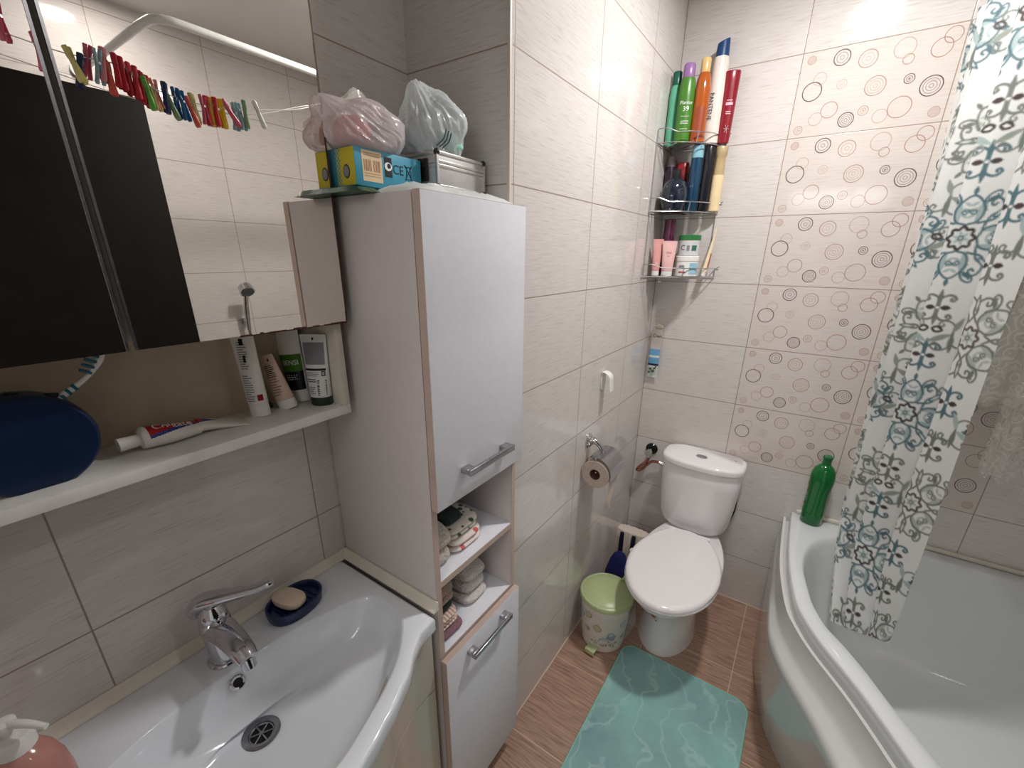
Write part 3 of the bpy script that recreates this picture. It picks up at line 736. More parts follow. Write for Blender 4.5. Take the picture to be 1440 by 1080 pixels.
tb_.l(tb_.mix(tb_.math('GREATER_THAN', tb_.math('ADD', _f, tb_.math('MULTIPLY', _v.outputs['Fac'], .35)), .62), rgba((64,150,176)), rgba((206,188,40))), tb_.b.inputs['Base Color']); BXY = tb_.m
bm = bm_new()
XBX = -.085; ZBK = ZB; ZB = ZT+.0138
for f in add_box(bm, -.185, XBX, -1.483, -1.330, ZB, ZB+.059):
    if f.calc_center_median().y < -1.48: f.material_index = 1
obj('box_body', bm, [BXB, BXY], bx, bevel=.0008)
bm = bm_new(); add_box(bm, XBX, XBX+.0004, -1.4684, -1.4256, ZB+.008, ZB+.056); sk = obj('price_sticker', bm, mat('sticker_tan', (220,196,160), .5), bx, smooth=False)
bm = bm_new(); rnd = random.Random(2); y = -1.4648
while y < -1.4302:
    w_ = rnd.uniform(.0006, .0018); add_box(bm, XBX+.0004, XBX+.0007, y, y+w_, ZB+.024, ZB+.042); y += w_+rnd.uniform(.0008, .002)
    if -1.4502 < y < -1.4447: y = -1.4447
for z in (.048, .0515, .016, .020): add_box(bm, XBX+.0004, XBX+.0006, -1.4648, -1.4302, ZB+z, ZB+z+.0011)
obj('barcode', bm, mat('print_faded_red', (176,120,96), .5), sk, smooth=False)
def plx(x, y0, z0): return lambda u, v, w: (x+w, y0+u, z0+v)
obj('lettering', text_bm('CE', .022, plx(XBX+.0003, -1.3883, ZB+.034), .0002), BLACK, bx, smooth=False)
bm = bm_new(); add_box(bm, XBX, XBX+.0004, -1.4202, -1.4029, ZB+.020, ZB+.052)
L = [[(XBX+x, -1.4115+r*math.cos(a), ZB+.037+r*.8*math.sin(a)) for a in [2*PI*i/20 for i in range(20)]] for x, r in ((.0003,.0085),(.0008,.0085))]
add_loft(bm, L, mi=1)
L = [[(XBX+x, -1.4101+r*math.cos(a), ZB+.038+r*math.sin(a)) for a in [2*PI*i/20 for i in range(20)]] for x, r in ((.0007,.0042),(.0011,.0042))]
add_loft(bm, L, mi=0); obj('recycling_mark', bm, [BLACK, WHITEP], bx, smooth=False)
bm = bm_new()   # crossed-out wheelie bin mark
for a, b in (((-1.3719,.020),(-1.3537,.046)), ((-1.3537,.020),(-1.3719,.046)), ((-1.3692,.022),(-1.3664,.042)), ((-1.3564,.022),(-1.3591,.042)), ((-1.3692,.022),(-1.3564,.022)), ((-1.3710,.043),(-1.3546,.043))):
    add_cyl(bm, (XBX+.0004, a[0], ZB+a[1]), (XBX+.0004, b[0], ZB+b[1]), .0006, 6)
obj('disposal_mark', bm, BLACK, bx, smooth=False)
bm = bm_new()
for (xc, zc) in ((-.109, ZB+.022),): 
    add_loft(bm, [[(xc+r*math.cos(2*PI*i/24), y, zc+r*1.25*math.sin(2*PI*i/24)) for i in range(24)] for y, r in ((-1.4829,.0088),(-1.4835,.0088))], mi=0)
    add_loft(bm, [[(xc+r*math.cos(2*PI*i/24), y, zc+r*1.25*math.sin(2*PI*i/24)) for i in range(24)] for y, r in ((-1.4835,.0070),(-1.4839,.0070))], mi=1)
obj('printed_ring', bm, [BLACK, GREYP], bx, smooth=False)

ZB = ZBK
ca = thing('aluminium_case', 'small ribbed aluminium case with dark corner fittings on top of the cabinet', 'case')
CX0, CX1, CY0, CY1, CZ0, CZ1 = -.235, -.052, -1.318, -1.168, ZB+.002, ZB+.066
ALU = mat('aluminium_panel', (204,202,202), .38, metal=.55, vary=.04, scale=80)
boxo('case_body', (CX0+.002, CX1-.002, CY0+.002, CY1-.002, CZ0, CZ1-.001), ALU, ca, bevel=.001)
bm = bm_new()
for z0, z1 in ((CZ0, CZ0+.006), (CZ0+.036, CZ0+.042), (CZ0+.043, CZ0+.049), (CZ1-.006, CZ1)):
    add_box(bm, CX0, CX1, CY0, CY1, z0, z1)
for xx in (CX0, CX1-.005):
    for yy in (CY0, CY1-.005): add_box(bm, xx-.0004, xx+.0054, yy-.0004, yy+.0054, CZ0, CZ1)
obj('case_frame', bm, mat('aluminium_profile', (214,212,208), .3, metal=.8), ca, bevel=.0008)
DKM = mat('dark_metal_fitting', (62,56,54), .4, metal=.7)
for yy in (CY0, CY1):
        for zz in (CZ0+.002, CZ1-.002):
            xx = CX1; bm = bm_new()
            sph = bmesh.ops.create_uvsphere(bm, u_segments=12, v_segments=8, radius=.0062, matrix=Matrix.Translation((xx-.003, yy+(.003 if yy < -1.2 else -.003), zz))); obj('corner_fitting', bm, DKM, ca)
bm = bm_new()
for k in (0, 1):
    add_box(bm, CX1-.034-k*.014, CX1-.024-k*.014, CY0-.005, CY0, CZ0+.012, CZ1-.012); add_cyl(bm, (CX1-.034-k*.014,CY0-.005,CZ0+.038), (CX1-.024-k*.014,CY0-.005,CZ0+.038), .003, 10)
obj('clasp', bm, DKM, ca, bevel=.0008)

def bag_mat(name, col, al=.62, tint=None):
    t = NT(name); nt = t
    tcn = t.n('ShaderNodeTexCoord'); nz = t.noise(9, tcn.outputs['Object'], 3)
    c = t.ramp(nz, [(.35, rgba(col)), (.65, rgba(tint or col))]).outputs[0]
    t.l(c, t.b.inputs['Base Color']); t.b.inputs['Roughness'].default_value = .22; t.b.inputs['Specular IOR Level'].default_value = .7
    bn = t.n('ShaderNodeBump'); bn.inputs['Strength'].default_value = .7; bn.inputs['Distance'].default_value = .004
    mp = t.n('ShaderNodeMapping'); mp.inputs['Scale'].default_value = (1, 1, .35); t.l(tcn.outputs['Object'], mp.inputs[0])
    t.l(t.noise(42, mp.outputs[0], 4, .6), bn.inputs['Height']); t.l(bn.outputs[0], t.b.inputs['Normal'])
    tr = t.n('ShaderNodeBsdfTranslucent'); t.l(c, tr.inputs[0]); tp = t.n('ShaderNodeBsdfTransparent')
    m1 = t.n('ShaderNodeMixShader'); m1.inputs[0].default_value = .30; t.l(t.b.outputs[0], m1.inputs[1]); t.l(tr.outputs[0], m1.inputs[2])
    m2 = t.n('ShaderNodeMixShader'); m2.inputs[0].default_value = 1-al; t.l(m1.outputs[0], m2.inputs[1]); t.l(tp.outputs[0], m2.inputs[2])
    t.l(m2.outputs[0], t.out.inputs[0]); return t.m
def crumple(bm, rx, ry, rz, amp, seed, sub=5, flat=-.75, peak=None):
    bmesh.ops.create_icosphere(bm, subdivisions=sub, radius=1.0)
    for v in bm.verts:
        d = v.co.normalized()
        r = 1+amp*(.9*mnoise.noise(d*1.6+Vector((seed,0,0))))
        rid = 0
        for f, a in ((2.6,.5),(5.5,.28),(11,.12)):
            rid += a*(abs(mnoise.noise(d*f+Vector((0,seed*2.1,f))))-.25)
        r += amp*1.5*rid
        if peak is not None:
            k = max(0, d.dot(peak.normalized())); r += .30*k**14+.10*k**40
        p = d*r
        z = max(p.z, flat+.04*mnoise.noise(p*3))
        v.co = Vector((p.x*rx, p.y*ry, (z-flat)*rz))
def gathered(bm, rx, ry, rz, seed, axis, amp=.13, sub=6, flat=-.62, tip=.35):
    """thin bag gathered to a knot: pleats run out from the knot"""
    ax = axis.normalized(); e1 = ax.orthogonal().normalized(); e2 = ax.cross(e1)
    bmesh.ops.create_icosphere(bm, subdivisions=sub, radius=1.0)
    for v in bm.verts:
        d = v.co.normalized(); c = d.dot(ax); sphi = Vector((d.dot(e1), d.dot(e2))); rr = max(1e-4, sphi.length); ux, uy = sphi.x/rr, sphi.y/rr
        pl = 0
        for f, a in ((3.2, 1.0), (7.0, .5), (13.0, .25)):
            pl += a*(.5-abs(mnoise.noise(Vector((ux*f+seed, uy*f, c*1.3+f)))*2))
        big = mnoise.noise(d*1.5+Vector((seed*1.7, 0, 0)))
        r = 1+.20*big+amp*pl*(.35+.65*rr)
        k = max(0, c); r += tip*k**18
        p = d*r; z = max(p.z, flat+.03*mnoise.noise(p*4))
        v.co = Vector((p.x*rx, p.y*ry, (z-flat)*rz))
def bag(label, loc, r, amp, seed, mt, peak=None, rz=0, contents=None):
    o = thing('plastic_bag', label, 'bag', loc, rz)
    bm = bm_new(); gathered(bm, r[0], r[1], r[2], seed, peak, amp); obj('bag_film', bm, mt, o, ang=50)
    for (cl_, c, rr) in (contents or []):
        bm = bm_new(); crumple(bm, rr[0], rr[1], rr[2], .25, seed+5, 3, -.6)
        for v in bm.verts: v.co += Vector(c)
        obj('bag_contents', bm, cl_, o)
    return o
PK = mat('pink_cloth_inside', (214,120,116), .8); GY = mat('grey_cloth_inside', (120,112,112), .8); MINT = mat('mint_cloth_inside', (160,206,196), .8); DKI = mat('dark_cloth_inside', (52,50,58), .8)
bag('pinkish translucent plastic bag of laundry lying on the blue box', (-.118,-1.428,ZT+.0736), (.052,.078,.047), .11, 3, bag_mat('bag_film_rosy', (244,236,238), .62, (226,212,214)), Vector((-.2,-.75,.65)),
    contents=[(PK, (-.004,-.028,.010), (.036,.03,.026)), (GY, (-.004,.028,.006), (.034,.04,.028))])
b2 = bag('white plastic bag with a knotted top standing on the aluminium case', (-.104,-1.272,ZB+.0675), (.060,.070,.066), .12, 11, bag_mat('bag_film_white', (244,248,248), .66, (228,234,236)), Vector((-.1,-.45,1)),
    contents=[(MINT, (.012,.022,.008), (.036,.034,.026)), (GY, (-.01,-.02,.014), (.034,.034,.04))])
bm = bm_new()
for k in range(3): add_tube(bm, [(.052-k*.004,-.045+k*.012,.006),(.060-k*.004,-.034+k*.012,.018),(.064-k*.004,-.030+k*.012,.034)], .0028, 8, flat=.4)
obj('printed_stripes', bm, mat('print_slate', (60,74,88), .4), b2)
bag('crumpled white printed bag behind the other two against the tiled corner', (-.228,-1.360,ZT+.021), (.040,.085,.108), .10, 21, bag_mat('bag_film_plain', (242,240,232), .85), Vector((.2,.9,.5)),
    contents=[(DKI, (.01,.01,.02), (.03,.05,.024))])

# ------------------------------------------------------------------ corner caddy with bottles
ca3 = thing('corner_caddy', 'three-tier chrome wire corner rack full of bottles on the tiled corner', 'rack')
TIER = [1.990, 1.757, 1.515]; DEP = [(.205,.185), (.215,.195), (.240,.205)]
for k, (zt, (ax, ay)) in enumerate(zip(TIER, DEP)):
    def front(dz, bow=.034, ex=0.0):
        P = []
        for i in range(9):
            f = i/8; x = .006+(ax-.006+ex)*f; y = -(ay+ex)*(1-f)-.006; n = Vector((ay, -ax, 0)).normalized()
            q = Vector((x, y, zt+dz))+n*bow*math.sin(PI*f); P.append(q)
        return P
    bm = bm_new()
    fr = front(0); add_tube(bm, fr, .0019, 8)
    add_tube(bm, [(.005,-ay-.004,zt),(.005,-.006,zt),(.006,-.005,zt),(ax+.004,-.005,zt)], .0017, 8, smooth=False)
    for i in range(1, 8):  # floor wires
        p = fr[int(len(fr)*0)+0] if False else fr[i]
        add_tube(bm, [(p.x, p.y, zt), (max(.006, p.x-.9*min(p.x, -p.y)), min(-.006, p.y+.9*min(p.x, -p.y)), zt)], .0012, 6, smooth=False)
    obj('tier_floor', bm, WIRE, ca3)
    bm = bm_new(); rl = front(.034, .040)
    P = [Vector((.005,-ay-.002,zt+.046)), rl[1]+Vector((-.006,.0,.013)), rl[2]+Vector((-.006,.0,0))]+rl[3:]+[Vector((ax+.016,-.008,zt+.040))]
    add_tube(bm, P, .0019, 8, k=3)
    add_tube(bm, [fr[4], rl[4]], .0016, 8, smooth=False); add_tube(bm, [fr[0], (.005,-ay-.002,zt+.046)], .0016, 8, smooth=False); add_tube(bm, [fr[8], rl[8]], .0016, 8, smooth=False)
    obj('tier_rail', bm, WIRE, ca3)
bm = bm_new()
for (x, y) in ((.0045,-.19),(.21,-.0045),(.004,-.004)):
    add_tube(bm, [(x,y,1.515),(x,y,2.035)], .0020, 8, smooth=False)
add_tube(bm, [(.055,-.12,1.512),(.050,-.125,1.500),(.055,-.13,1.492),(.062,-.128,1.497)], .0014, 6)
obj('upright', bm, WIRE, ca3)

def bottle(label, x, y, z, prof, mt, capprof, capm, sx=1, sy=1, rz=0, name='shampoo_bottle', cat='bottle', n=2.0, group=None, capsx=None, capsy=None):
    o = thing(name, label, cat, (x, y, z), rz, group)
    bm = bm_new(); add_loft(bm, [sell(0,0,r*sx,r*sy,n,zz,36) for r, zz in prof]); obj('bottle_body', bm, mt, o)
    if capprof:
        bm = bm_new(); add_loft(bm, [sell(0,0,r*(capsx or sx),r*(capsy or sy),2.1,zz,32) for r, zz in capprof]); obj('cap', bm, capm, o)
    return o
Z1, Z2, Z3 = TIER[0]+.0025, TIER[1]+.0025, TIER[2]+.0025
CA = -1.12   # angle facing the camera
# tier 1
bottle('mint green bottle with dark green cap, far left on the top tier of the rack', .0235,-.0975, Z1, [(.018,0),(.021,.004),(.022,.05),(.0215,.12),(.022,.16),(.019,.185),(.015,.198)], mat('mint_bottle', (98,176,144), .3), [(.0165,.196),(.017,.20),(.0165,.236),(.013,.240)], mat('dark_green_plastic', (22,92,74), .3), .95, .8, .35)
pb = bottle('green shampoo bottle with purple cap on the top tier of the rack', .0685,-.1135, Z1, [(.018,0),(.0245,.004),(.0255,.06),(.0255,.15),(.0235,.195),(.0195,.208)], mat('green_bottle', (70,124,42), .3), [(.0175,.206),(.0185,.209),(.0180,.247),(.0145,.252)], mat('purple_cap', (150,108,160), .3), 1.1, .85, -1.15+PI/2)
def fcp(r, z0, a0=-PI/2, sy=.85, sx=1.1): 
    def f(u, v, w):
        a = a0+u/r; return ((r*sx+.0007+w)*math.cos(a), (r*sy+.0007+w)*math.sin(a), z0+v)
    return f
obj('lettering', text_bm('Plantur', .0165, fcp(.0255, .128), .0001, squash=.9), WHITEP, pb, smooth=False)
obj('lettering_number', text_bm('39', .021, fcp(.0255, .108), .0001), WHITEP, pb, smooth=False)
bm = bm_new()
for zz in (.085,.070,.066,.062,.045): add_patch(bm, .0255, -PI/2-.5, -PI/2+.5, zz, zz+.0012, sx=1.1, sy=.85)
obj('fine_print', bm, WHITEP, pb, smooth=False)
ob_ = bottle('transparent orange shampoo bottle with pale cap in the middle of the top tier', .117,-.088, Z1, [(.022,0),(.0275,.004),(.0275,.10),(.027,.17),(.0235,.205),(.0175,.222)], mat('amber_shampoo', (190,96,30), .12, trans=.25, coat=.5, vary=.02), [(.0155,.220),(.0165,.224),(.0165,.262),(.0145,.266)], mat('pale_amber_cap', (214,180,120), .25), 1.0, .85, -1.1+PI/2)
bm = bm_new(); add_patch(bm, .0275, -PI/2-.75, -PI/2+.55, .012, .115, sx=1.0, sy=.85, off=.0004); obj('label_print', bm, mat('amber_label', (150,70,44), .3), ob_)
wbt = bottle('tall white shampoo bottle with slanted navy cap on the top tier', .157,-.042, Z1, [(.023,0),(.0285,.004),(.0285,.10),(.028,.19),(.0255,.250),(.0225,.275)], mat('cream_bottle', (222,212,202), .28), [(.0225,.274),(.0220,.277),(.0195,.315),(.0185,.322)], mat('navy_cap', (24,60,108), .3), 1.05, .85, -1.1+PI/2)
for v in wbt.children[1].data.vertices:
    if v.co.z > .30: v.co.z += v.co.x*.40
obj('lettering', text_bm('PANTENE', .02, lambda u, v, w: ((.0287*1.05+.0006+w)*math.cos(-PI/2-.75+v/.0287), (.0285*.85+.0010+w)*math.sin(-PI/2-.75+v/.0287), .12-u), .0001), mat('print_navy', (42,46,84), .4), wbt, smooth=False)
rb_ = bottle('dark red shampoo bottle at the right end of the top tier', .2015,-.036, Z1, [(.0145,0),(.0185,.003),(.0205,.06),(.022,.14),(.0235,.20),(.0245,.2225),(.023,.2265)], mat('crimson_bottle', (132,22,38), .25, coat=.3), None, None, 1.1, .7, -1.2+PI/2)
bm = bm_new()
for zz, h, ww in ((.120,.009,.5),(.098,.003,.35),(.092,.003,.35),(.134,.003,.4)): add_patch(bm, .0218, -PI/2-ww, -PI/2+ww, zz, zz+h, sx=1.1, sy=.7)
obj('label_print', bm, mat('print_rose', (220,168,180), .4), rb_, smooth=False)
bm = bm_new()
for a in range(6): add_tube(bm, [((.0202*1.1+.001)*math.cos(-PI/2+.1), (.0202*.7+.001)*math.sin(-PI/2), .045), ((.0202*1.1+.001)*math.cos(-PI/2+.1+.45*math.cos(a)), (.0202*.7+.0012)*math.sin(-PI/2+.4*math.cos(a)*.5), .045+.014*math.sin(a))], .0009, 6, smooth=False)
obj('printed_star', bm, mat('print_silver', (196,170,170), .3), rb_, smooth=False)
# tier 2
bottle('slim dark purple bottle with grey cap behind the round one on the middle tier', .0235,-.048, Z2, [(.016,0),(.019,.003),(.019,.15),(.016,.17)], mat('aubergine_bottle', (50,36,52), .25), [(.0155,.168),(.0155,.205),(.013,.208)], mat('grey_cap', (134,128,130), .3), rz=.4)
bottle('dark red bottle with red cap standing behind the round navy bottle', .067,-.036, Z2, [(.022,0),(.026,.003),(.026,.13),(.023,.145)], mat('maroon_bottle', (104,26,36), .25), [(.0235,.144),(.0235,.178),(.021,.182)], mat('red_cap', (150,34,44), .3), 1.0,.8)
bottle('round dark navy spherical bottle at the front of the middle tier', .070,-.118, Z2, [(.026,0),(.038,.006),(.048,.030),(.051,.055),(.048,.080),(.036,.104),(.020,.116),(.014,.120)], mat('midnight_glass', (20,28,44), .08, coat=.8), [(.0145,.119),(.0155,.122),(.015,.146),(.012,.148)], mat('black_cap', (26,26,30), .4), 1.0, .70, -1.1+PI/2)
bottle('translucent blue bottle with pale blue cap in the middle tier', .127,-.072, Z2, [(.018,0),(.0205,.003),(.0215,.10),(.021,.165),(.0195,.190)], mat('petrol_blue_bottle', (18,60,88), .15, coat=.4), [(.0205,.188),(.0210,.191),(.0195,.228),(.017,.230)], mat('pale_blue_cap', (136,184,202), .3), 1.0, .8, -1.1+PI/2)
bottle('black slim bottle between the blue and the cream ones on the middle tier', .165,-.052, Z2, [(.016,0),(.0185,.003),(.0185,.19),(.018,.224),(.016,.228)], mat('black_bottle', (22,24,32), .25, coat=.3), None, None, 1.0, .8, -1.1+PI/2)
bottle('cream lotion bottle with clear golden cap at the right of the middle tier', .204,-.034, Z2, [(.017,0),(.0200,.003),(.0205,.12),(.0195,.128)], mat('cream_lotion', (226,204,162), .3), [(.0190,.127),(.0180,.165),(.0175,.190),(.0205,.194),(.0215,.222),(.020,.224)], mat('golden_cap', (206,184,140), .2, trans=.3), 1.0, .85, -1.1+PI/2)
# tier 3
bottle('dark magenta bottle standing at the back of the bottom tier', .055,-.070, Z3, [(.020,0),(.0245,.003),(.0245,.12),(.022,.17),(.022,.215),(.019,.218)], mat('magenta_bottle', (84,24,62), .2, coat=.4), None, None, 1.0, .85)
bottle('small amber bottle beside the dark magenta one on the bottom tier', .030,-.098, Z3, [(.008,0),(.010,.002),(.010,.10),(.007,.128),(.003,.136)], mat('amber_tip', (210,140,40), .3), None, None)
PINK = mat('pink_tube', (220,158,152), .3); PINK2 = mat('light_pink_tube', (226,182,178), .3)
tube_thing('narrow salmon pink tube at the left of the bottom tier', .036,-.136, Z3, .020, .0145, .135, .040, PINK, WPLAST, .5, (0,0), [('lines', -.3, .3, .2, .3, (WHITEP, 2))])
tube_thing('wide pale pink tube in front on the bottom tier', .080,-.128, Z3, .020, .0215, .128, .056, PINK2, WPLAST, .42, (0,0), [('text', 0, 0, .62, .66, (mat('print_pinkish', (190,130,132), .4), ('PINK', .010, 0))), ('lines', -.3, .3, .5, .56, (MATS['print_pinkish'], 1))])
def jar(label, x, y, z, r, h, body, lid, lidh, rz, prints):
    o = thing('cream_jar', label, 'jar', (x,y,z), rz)
    bm = bm_new(); add_lathe(bm, [(r*.9,0),(r*.97,.002),(r*.97,h-lidh),(r*.9,h-lidh)], segs=40); obj('jar_body', bm, body, o)
    bm = bm_new(); add_lathe(bm, [(r*.98,h-lidh),(r,h-lidh+.001),(r,h-.002),(r*.95,h)], segs=40); obj('lid', bm, lid, o)
    for (a0, a1, f0, f1, mt) in prints:
        bm = bm_new(); add_patch(bm, r*.97, a0, a1, f0*h, f1*h); obj('label_print', bm, mt, o, smooth=False)
    return o
JB = mat('jar_grey_white', (206,208,208), .3)
jar('white round jar with pale blue label under the green-lidded jar on the rack', .142,-.078, Z3, .046, .078, WPLAST, WPLAST, .020, 0, [(-1.05,-.2,.12,.66,mat('print_paleblue',(150,196,214),.4)), (-1.95,-1.35,.18,.24,RED), (-1.95,-1.5,.42,.55,GREYP)])
j2 = jar('white jar with green lid stacked on the other jar on the bottom tier', .142,-.078, Z3+.0785, .042, .078, JB, mat('green_lid', (44,116,62), .3), .020, 0, [(-1.05,-.55,.25,.5,mat('print_teal',(60,110,96),.4)), (-1.5,-1.25,.25,.5,GREYP)])
obj('lettering', text_bm('C', .026, cyl_place(.0408, -1.9, .030), .0001), BLACK, j2, smooth=False)
tube_thing('cream and orange tube leaning in the right end of the bottom tier', .205,-.046, Z3, .016, .013, .180, .020, mat('cream_tube', (232,214,186), .3), WPLAST, 1.35, (.10,.14), [('band', -.5, .5, .1, .45, mat('print_orange', (222,140,100), .4))])

# hanging pouch in the corner
po = thing('hanging_pouch', 'narrow blue and white air freshener packet hanging below the corner rack', 'packet', (.018,-.012,1.052))
bm = bm_new(); N = 20
L = []
for k in range(25):
    f = k/24; z = .002+.232*f; th_ = .006*math.sin(PI*min(1, f*1.4)) if f < .7 else .0014; th_ = max(.0010, th_); w = .0235+.0008*math.sin(f*30)
    L.append([(.0235+w*math.cos(2*PI*i/N), -.001-th_+th_*math.sin(2*PI*i/N), z) for i in range(N)])
add_loft(bm, L)
for f_ in bm.faces:
    z = f_.calc_center_median().z; f_.material_index = 0 if z < .062 else 1 if z < .072 else 2 if z < .094 else 0 if z < .108 else 2 if z < .134 else 3
obj('pouch_body', bm, [mat('pouch_white', (206,216,210), .25), mat('pouch_navy', (26,34,66), .3), mat('pouch_blue', (104,158,196), .25), mat('pouch_clear', (186,178,172), .2)], po)
obj('lettering', text_bm('Cien', .021, lambda u, v, w: (.026+u, -.0045-w, .198+v), .0001), BLACK, po, smooth=False)
bm = bm_new()
for (x, z, r) in ((.014,.044,.007),(.026,.034,.008),(.010,.028,.006),(.032,.048,.005),(.038,.056,.004)):
    add_loft(bm, [[(x+r*s*math.cos(2*PI*i/12), y, z+r*s*.8*math.sin(2*PI*i/12)) for i in range(12)] for y, s in ((-.012,1),(-.0134,1))])
obj('printed_leaves', bm, mat('print_leaf', (72,88,58), .4), po)
bm = bm_new(); crumple(bm, .016, .006, .010, .6, 4, 3); 
for v in bm.verts: v.co += Vector((.030,-.004,.234))
obj('knotted_top', bm, bag_mat('packet_film', (226,214,196), .75), po)

# ------------------------------------------------------------------ wall hook, toilet paper
hk = thing('wall_hook', 'white plastic adhesive hook on the tiles above the toilet paper', 'hook', (0.0005,-.520,1.150))
bm = bm_new(); L = []
for x, s in ((0,1),(.004,1),(.005,.9)):
    P = []
    for i in range(24):
        a = 2*PI*i/24; c, s_ = math.cos(a), math.sin(a)
        P.append((x, .020*c*s, (.034 if s_ > 0 else .040)*math.copysign(abs(s_)**(1 if s_ > 0 else .6), s_)*s))
    L.append(P)
add_loft(bm, L); obj('hook_plate', bm, WPLAST, hk)
bm = bm_new(); L = []
for k in range(14):
    f = k/13; a = PI*(.5-.5*f) if f < .5 else 0
    if f < .4: g = f/.4; x = .004+.030*math.sin(g*PI/2); z = .006+.026*math.cos(g*PI/2)+.002
    else: g = (f-.4)/.6; x = .034+.004*g; z = .008-.050*g
    w = .019; L.append([(x-.002, -w, z), (x-.002, w, z), (x+.0016, w, z+.001), (x+.0016, -w, z+.001)])
add_loft(bm, L); obj('hook_arm', bm, WPLAST, hk, bevel=.0006, ang=50)

tp = thing('toilet_paper_holder', 'chrome toilet paper holder with hinged cover on the tiled side wall', 'toilet paper holder', (0,-.610,.932))
bm = bm_new()
L = [[(x, r*math.cos(2*PI*i/28), r*1.15*math.sin(2*PI*i/28)) for i in range(28)] for x, r in ((.0005,.026),(.004,.026),(.010,.021),(.013,.018))]
add_loft(bm, L); add_tube(bm, [(.008,0,0),(.026,.0,.004),(.044,.004,-.010),(.056,.008,-.028),(.058,.012,-.038)], [.017,.013,.0095,.008,.008], 18)
obj('bracket', bm, CHROME, tp)
bm = bm_new(); add_cyl(bm, (.058,-.056,-.040), (.058,.075,-.040), .0035, 10); add_cyl(bm, (.058,.068,-.040), (.058,.068,-.100), .003, 10); add_cyl(bm, (.058,-.045,-.100), (.058,.068,-.100), .003, 10)
obj('roll_bar', bm, CHROME, tp)
bm = bm_new(); L = []
for y in (-.050, .078):
    P = []
    for k in range(12):
        a = math.radians(118-115*k/11); P.append((.058+.060*math.cos(a), y, -.100+.0615*math.sin(a)))
    P.append((.1185, y, -.118)); P2 = [(.058+(p[0]-.058)*1.02, y, -.1+(p[2]+.1)*1.02+.0006) for p in reversed(P)]
    L.append(P+P2)
add_loft(bm, L); obj('cover', bm, STEEL, tp, ang=60)
RC = (.058, -.100+.932)
rl = thing('toilet_paper_roll', 'grey-beige toilet paper roll hanging in the chrome holder with a torn end', 'toilet paper', (.058,-.610,.826))
PAPER = mat('recycled_paper', (196,178,166), .9, vary=.05, scale=120, bump=.2)
def yring(bm, prof, segs=40, mi=0, c0=True, c1=True):
    add_loft(bm, [[(r*math.cos(2*PI*i/segs), y, r*math.sin(2*PI*i/segs)) for i in range(segs)] for r, y in prof], c0, c1, mi=mi)
bm = bm_new(); yring(bm, [(.021,-.052),(.0535,-.052),(.0545,-.050),(.0545,.050),(.021,.050),(.0205,.0),(.021,-.052)], c0=False, c1=False); obj('paper_roll', bm, PAPER, rl)
bm = bm_new(); yring(bm, [(.0208,-.0525),(.0208,.0505),(.0196,.0505),(.0196,-.0525),(.0208,-.0525)], c0=False, c1=False); obj('cardboard_core', bm, mat('cardboard', (112,84,68), .9), rl)
bm = bm_new(); g = []
for j in range(15):
    f = j/14; row = []
    for i in range(9):
        u = i/8; y = -.040+.092*u*(1-.35*max(0, f-.5)); z = -.01-.135*f-(.03*math.sin(u*7+1) if j == 14 else 0); x = .0535-.012*f+.006*math.sin(u*9+f*3)*f
        row.append(bm.verts.new((x, y, z)))
    g.append(row)
for j in range(14):
    for i in range(8): bm.faces.new((g[j][i], g[j][i+1], g[j+1][i+1], g[j+1][i]))
bmesh.ops.solidify(bm, geom=bm.faces[:], thickness=.0006)
obj('loose_end', bm, mat('paper_tissue', (236,224,214), .9, bump=.2), rl)

# ------------------------------------------------------------------ toilet
tl = thing('toilet', 'white close-coupled toilet with closed lid and dual-flush cistern against the back wall', 'toilet', (.337, 0, 0))
TX = 0.0
bm = bm_new()
def tank_loop(hw, yb, yf, z, bow=.022, N=48, n=4.0):
    L = []
    for i in range(N):
        a = 2*PI*i/N; c, s = math.cos(a), math.sin(a)
        x = hw*math.copysign(abs(c)**(2/n), c); yy = math.copysign(abs(s)**(2/n), s)
        y = (yb+yf)/2+(yb-yf)/2*yy
        if yy < 0: y -= bow*(1-(x/hw)**2)*(-yy)
        L.append((x, y, z))
    return L
add_loft(bm, [tank_loop(hw, -.012, yf, z) for hw, yf, z in ((.105,-.135,.398),(.122,-.150,.402),(.140,-.160,.425),(.150,-.164,.46),(.158,-.167,.54),(.164,-.169,.64),(.167,-.170,.718),(.164,-.168,.722))])
tk = obj('cistern', bm, TOILET, tl, ang=60)
bm = bm_new(); add_loft(bm, [tank_loop(hw, -.006, yf, z, .024) for hw, yf, z in ((.166,-.172,.7235),(.171,-.177,.726),(.172,-.178,.742),(.169,-.175,.750),(.160,-.166,.7535))])
obj('cistern_lid', bm, TOILET, tl, ang=60)
bm = bm_new(); add_loft(bm, [sell(-.008,-.106,.0245*k,.0165*k,2,z,28) for k, z in ((1,.753),(1,.7565),(.92,.758),(.5,.7582))]); fb = obj('flush_button', bm, CHROME, tl)
bm = bm_new(); add_box(bm, -.0085,-.0072,-.121,-.091,.7578,.7588); add_loft(bm, [sell(-.008+sx*.010,-.106,.008,.0095,2,z,20) for sx in (-1,) for z in (.758,.7592)]); add_loft(bm, [sell(.004,-.106,.007,.0085,2,z,20) for z in (.758,.7592)])
obj('button_halves', bm, STEEL, fb)
bm = bm_new(); add_box(bm, .118,.130,-.062,-.059,.7530,.7538); obj('maker_mark', bm, BLACK, tl, smooth=False)
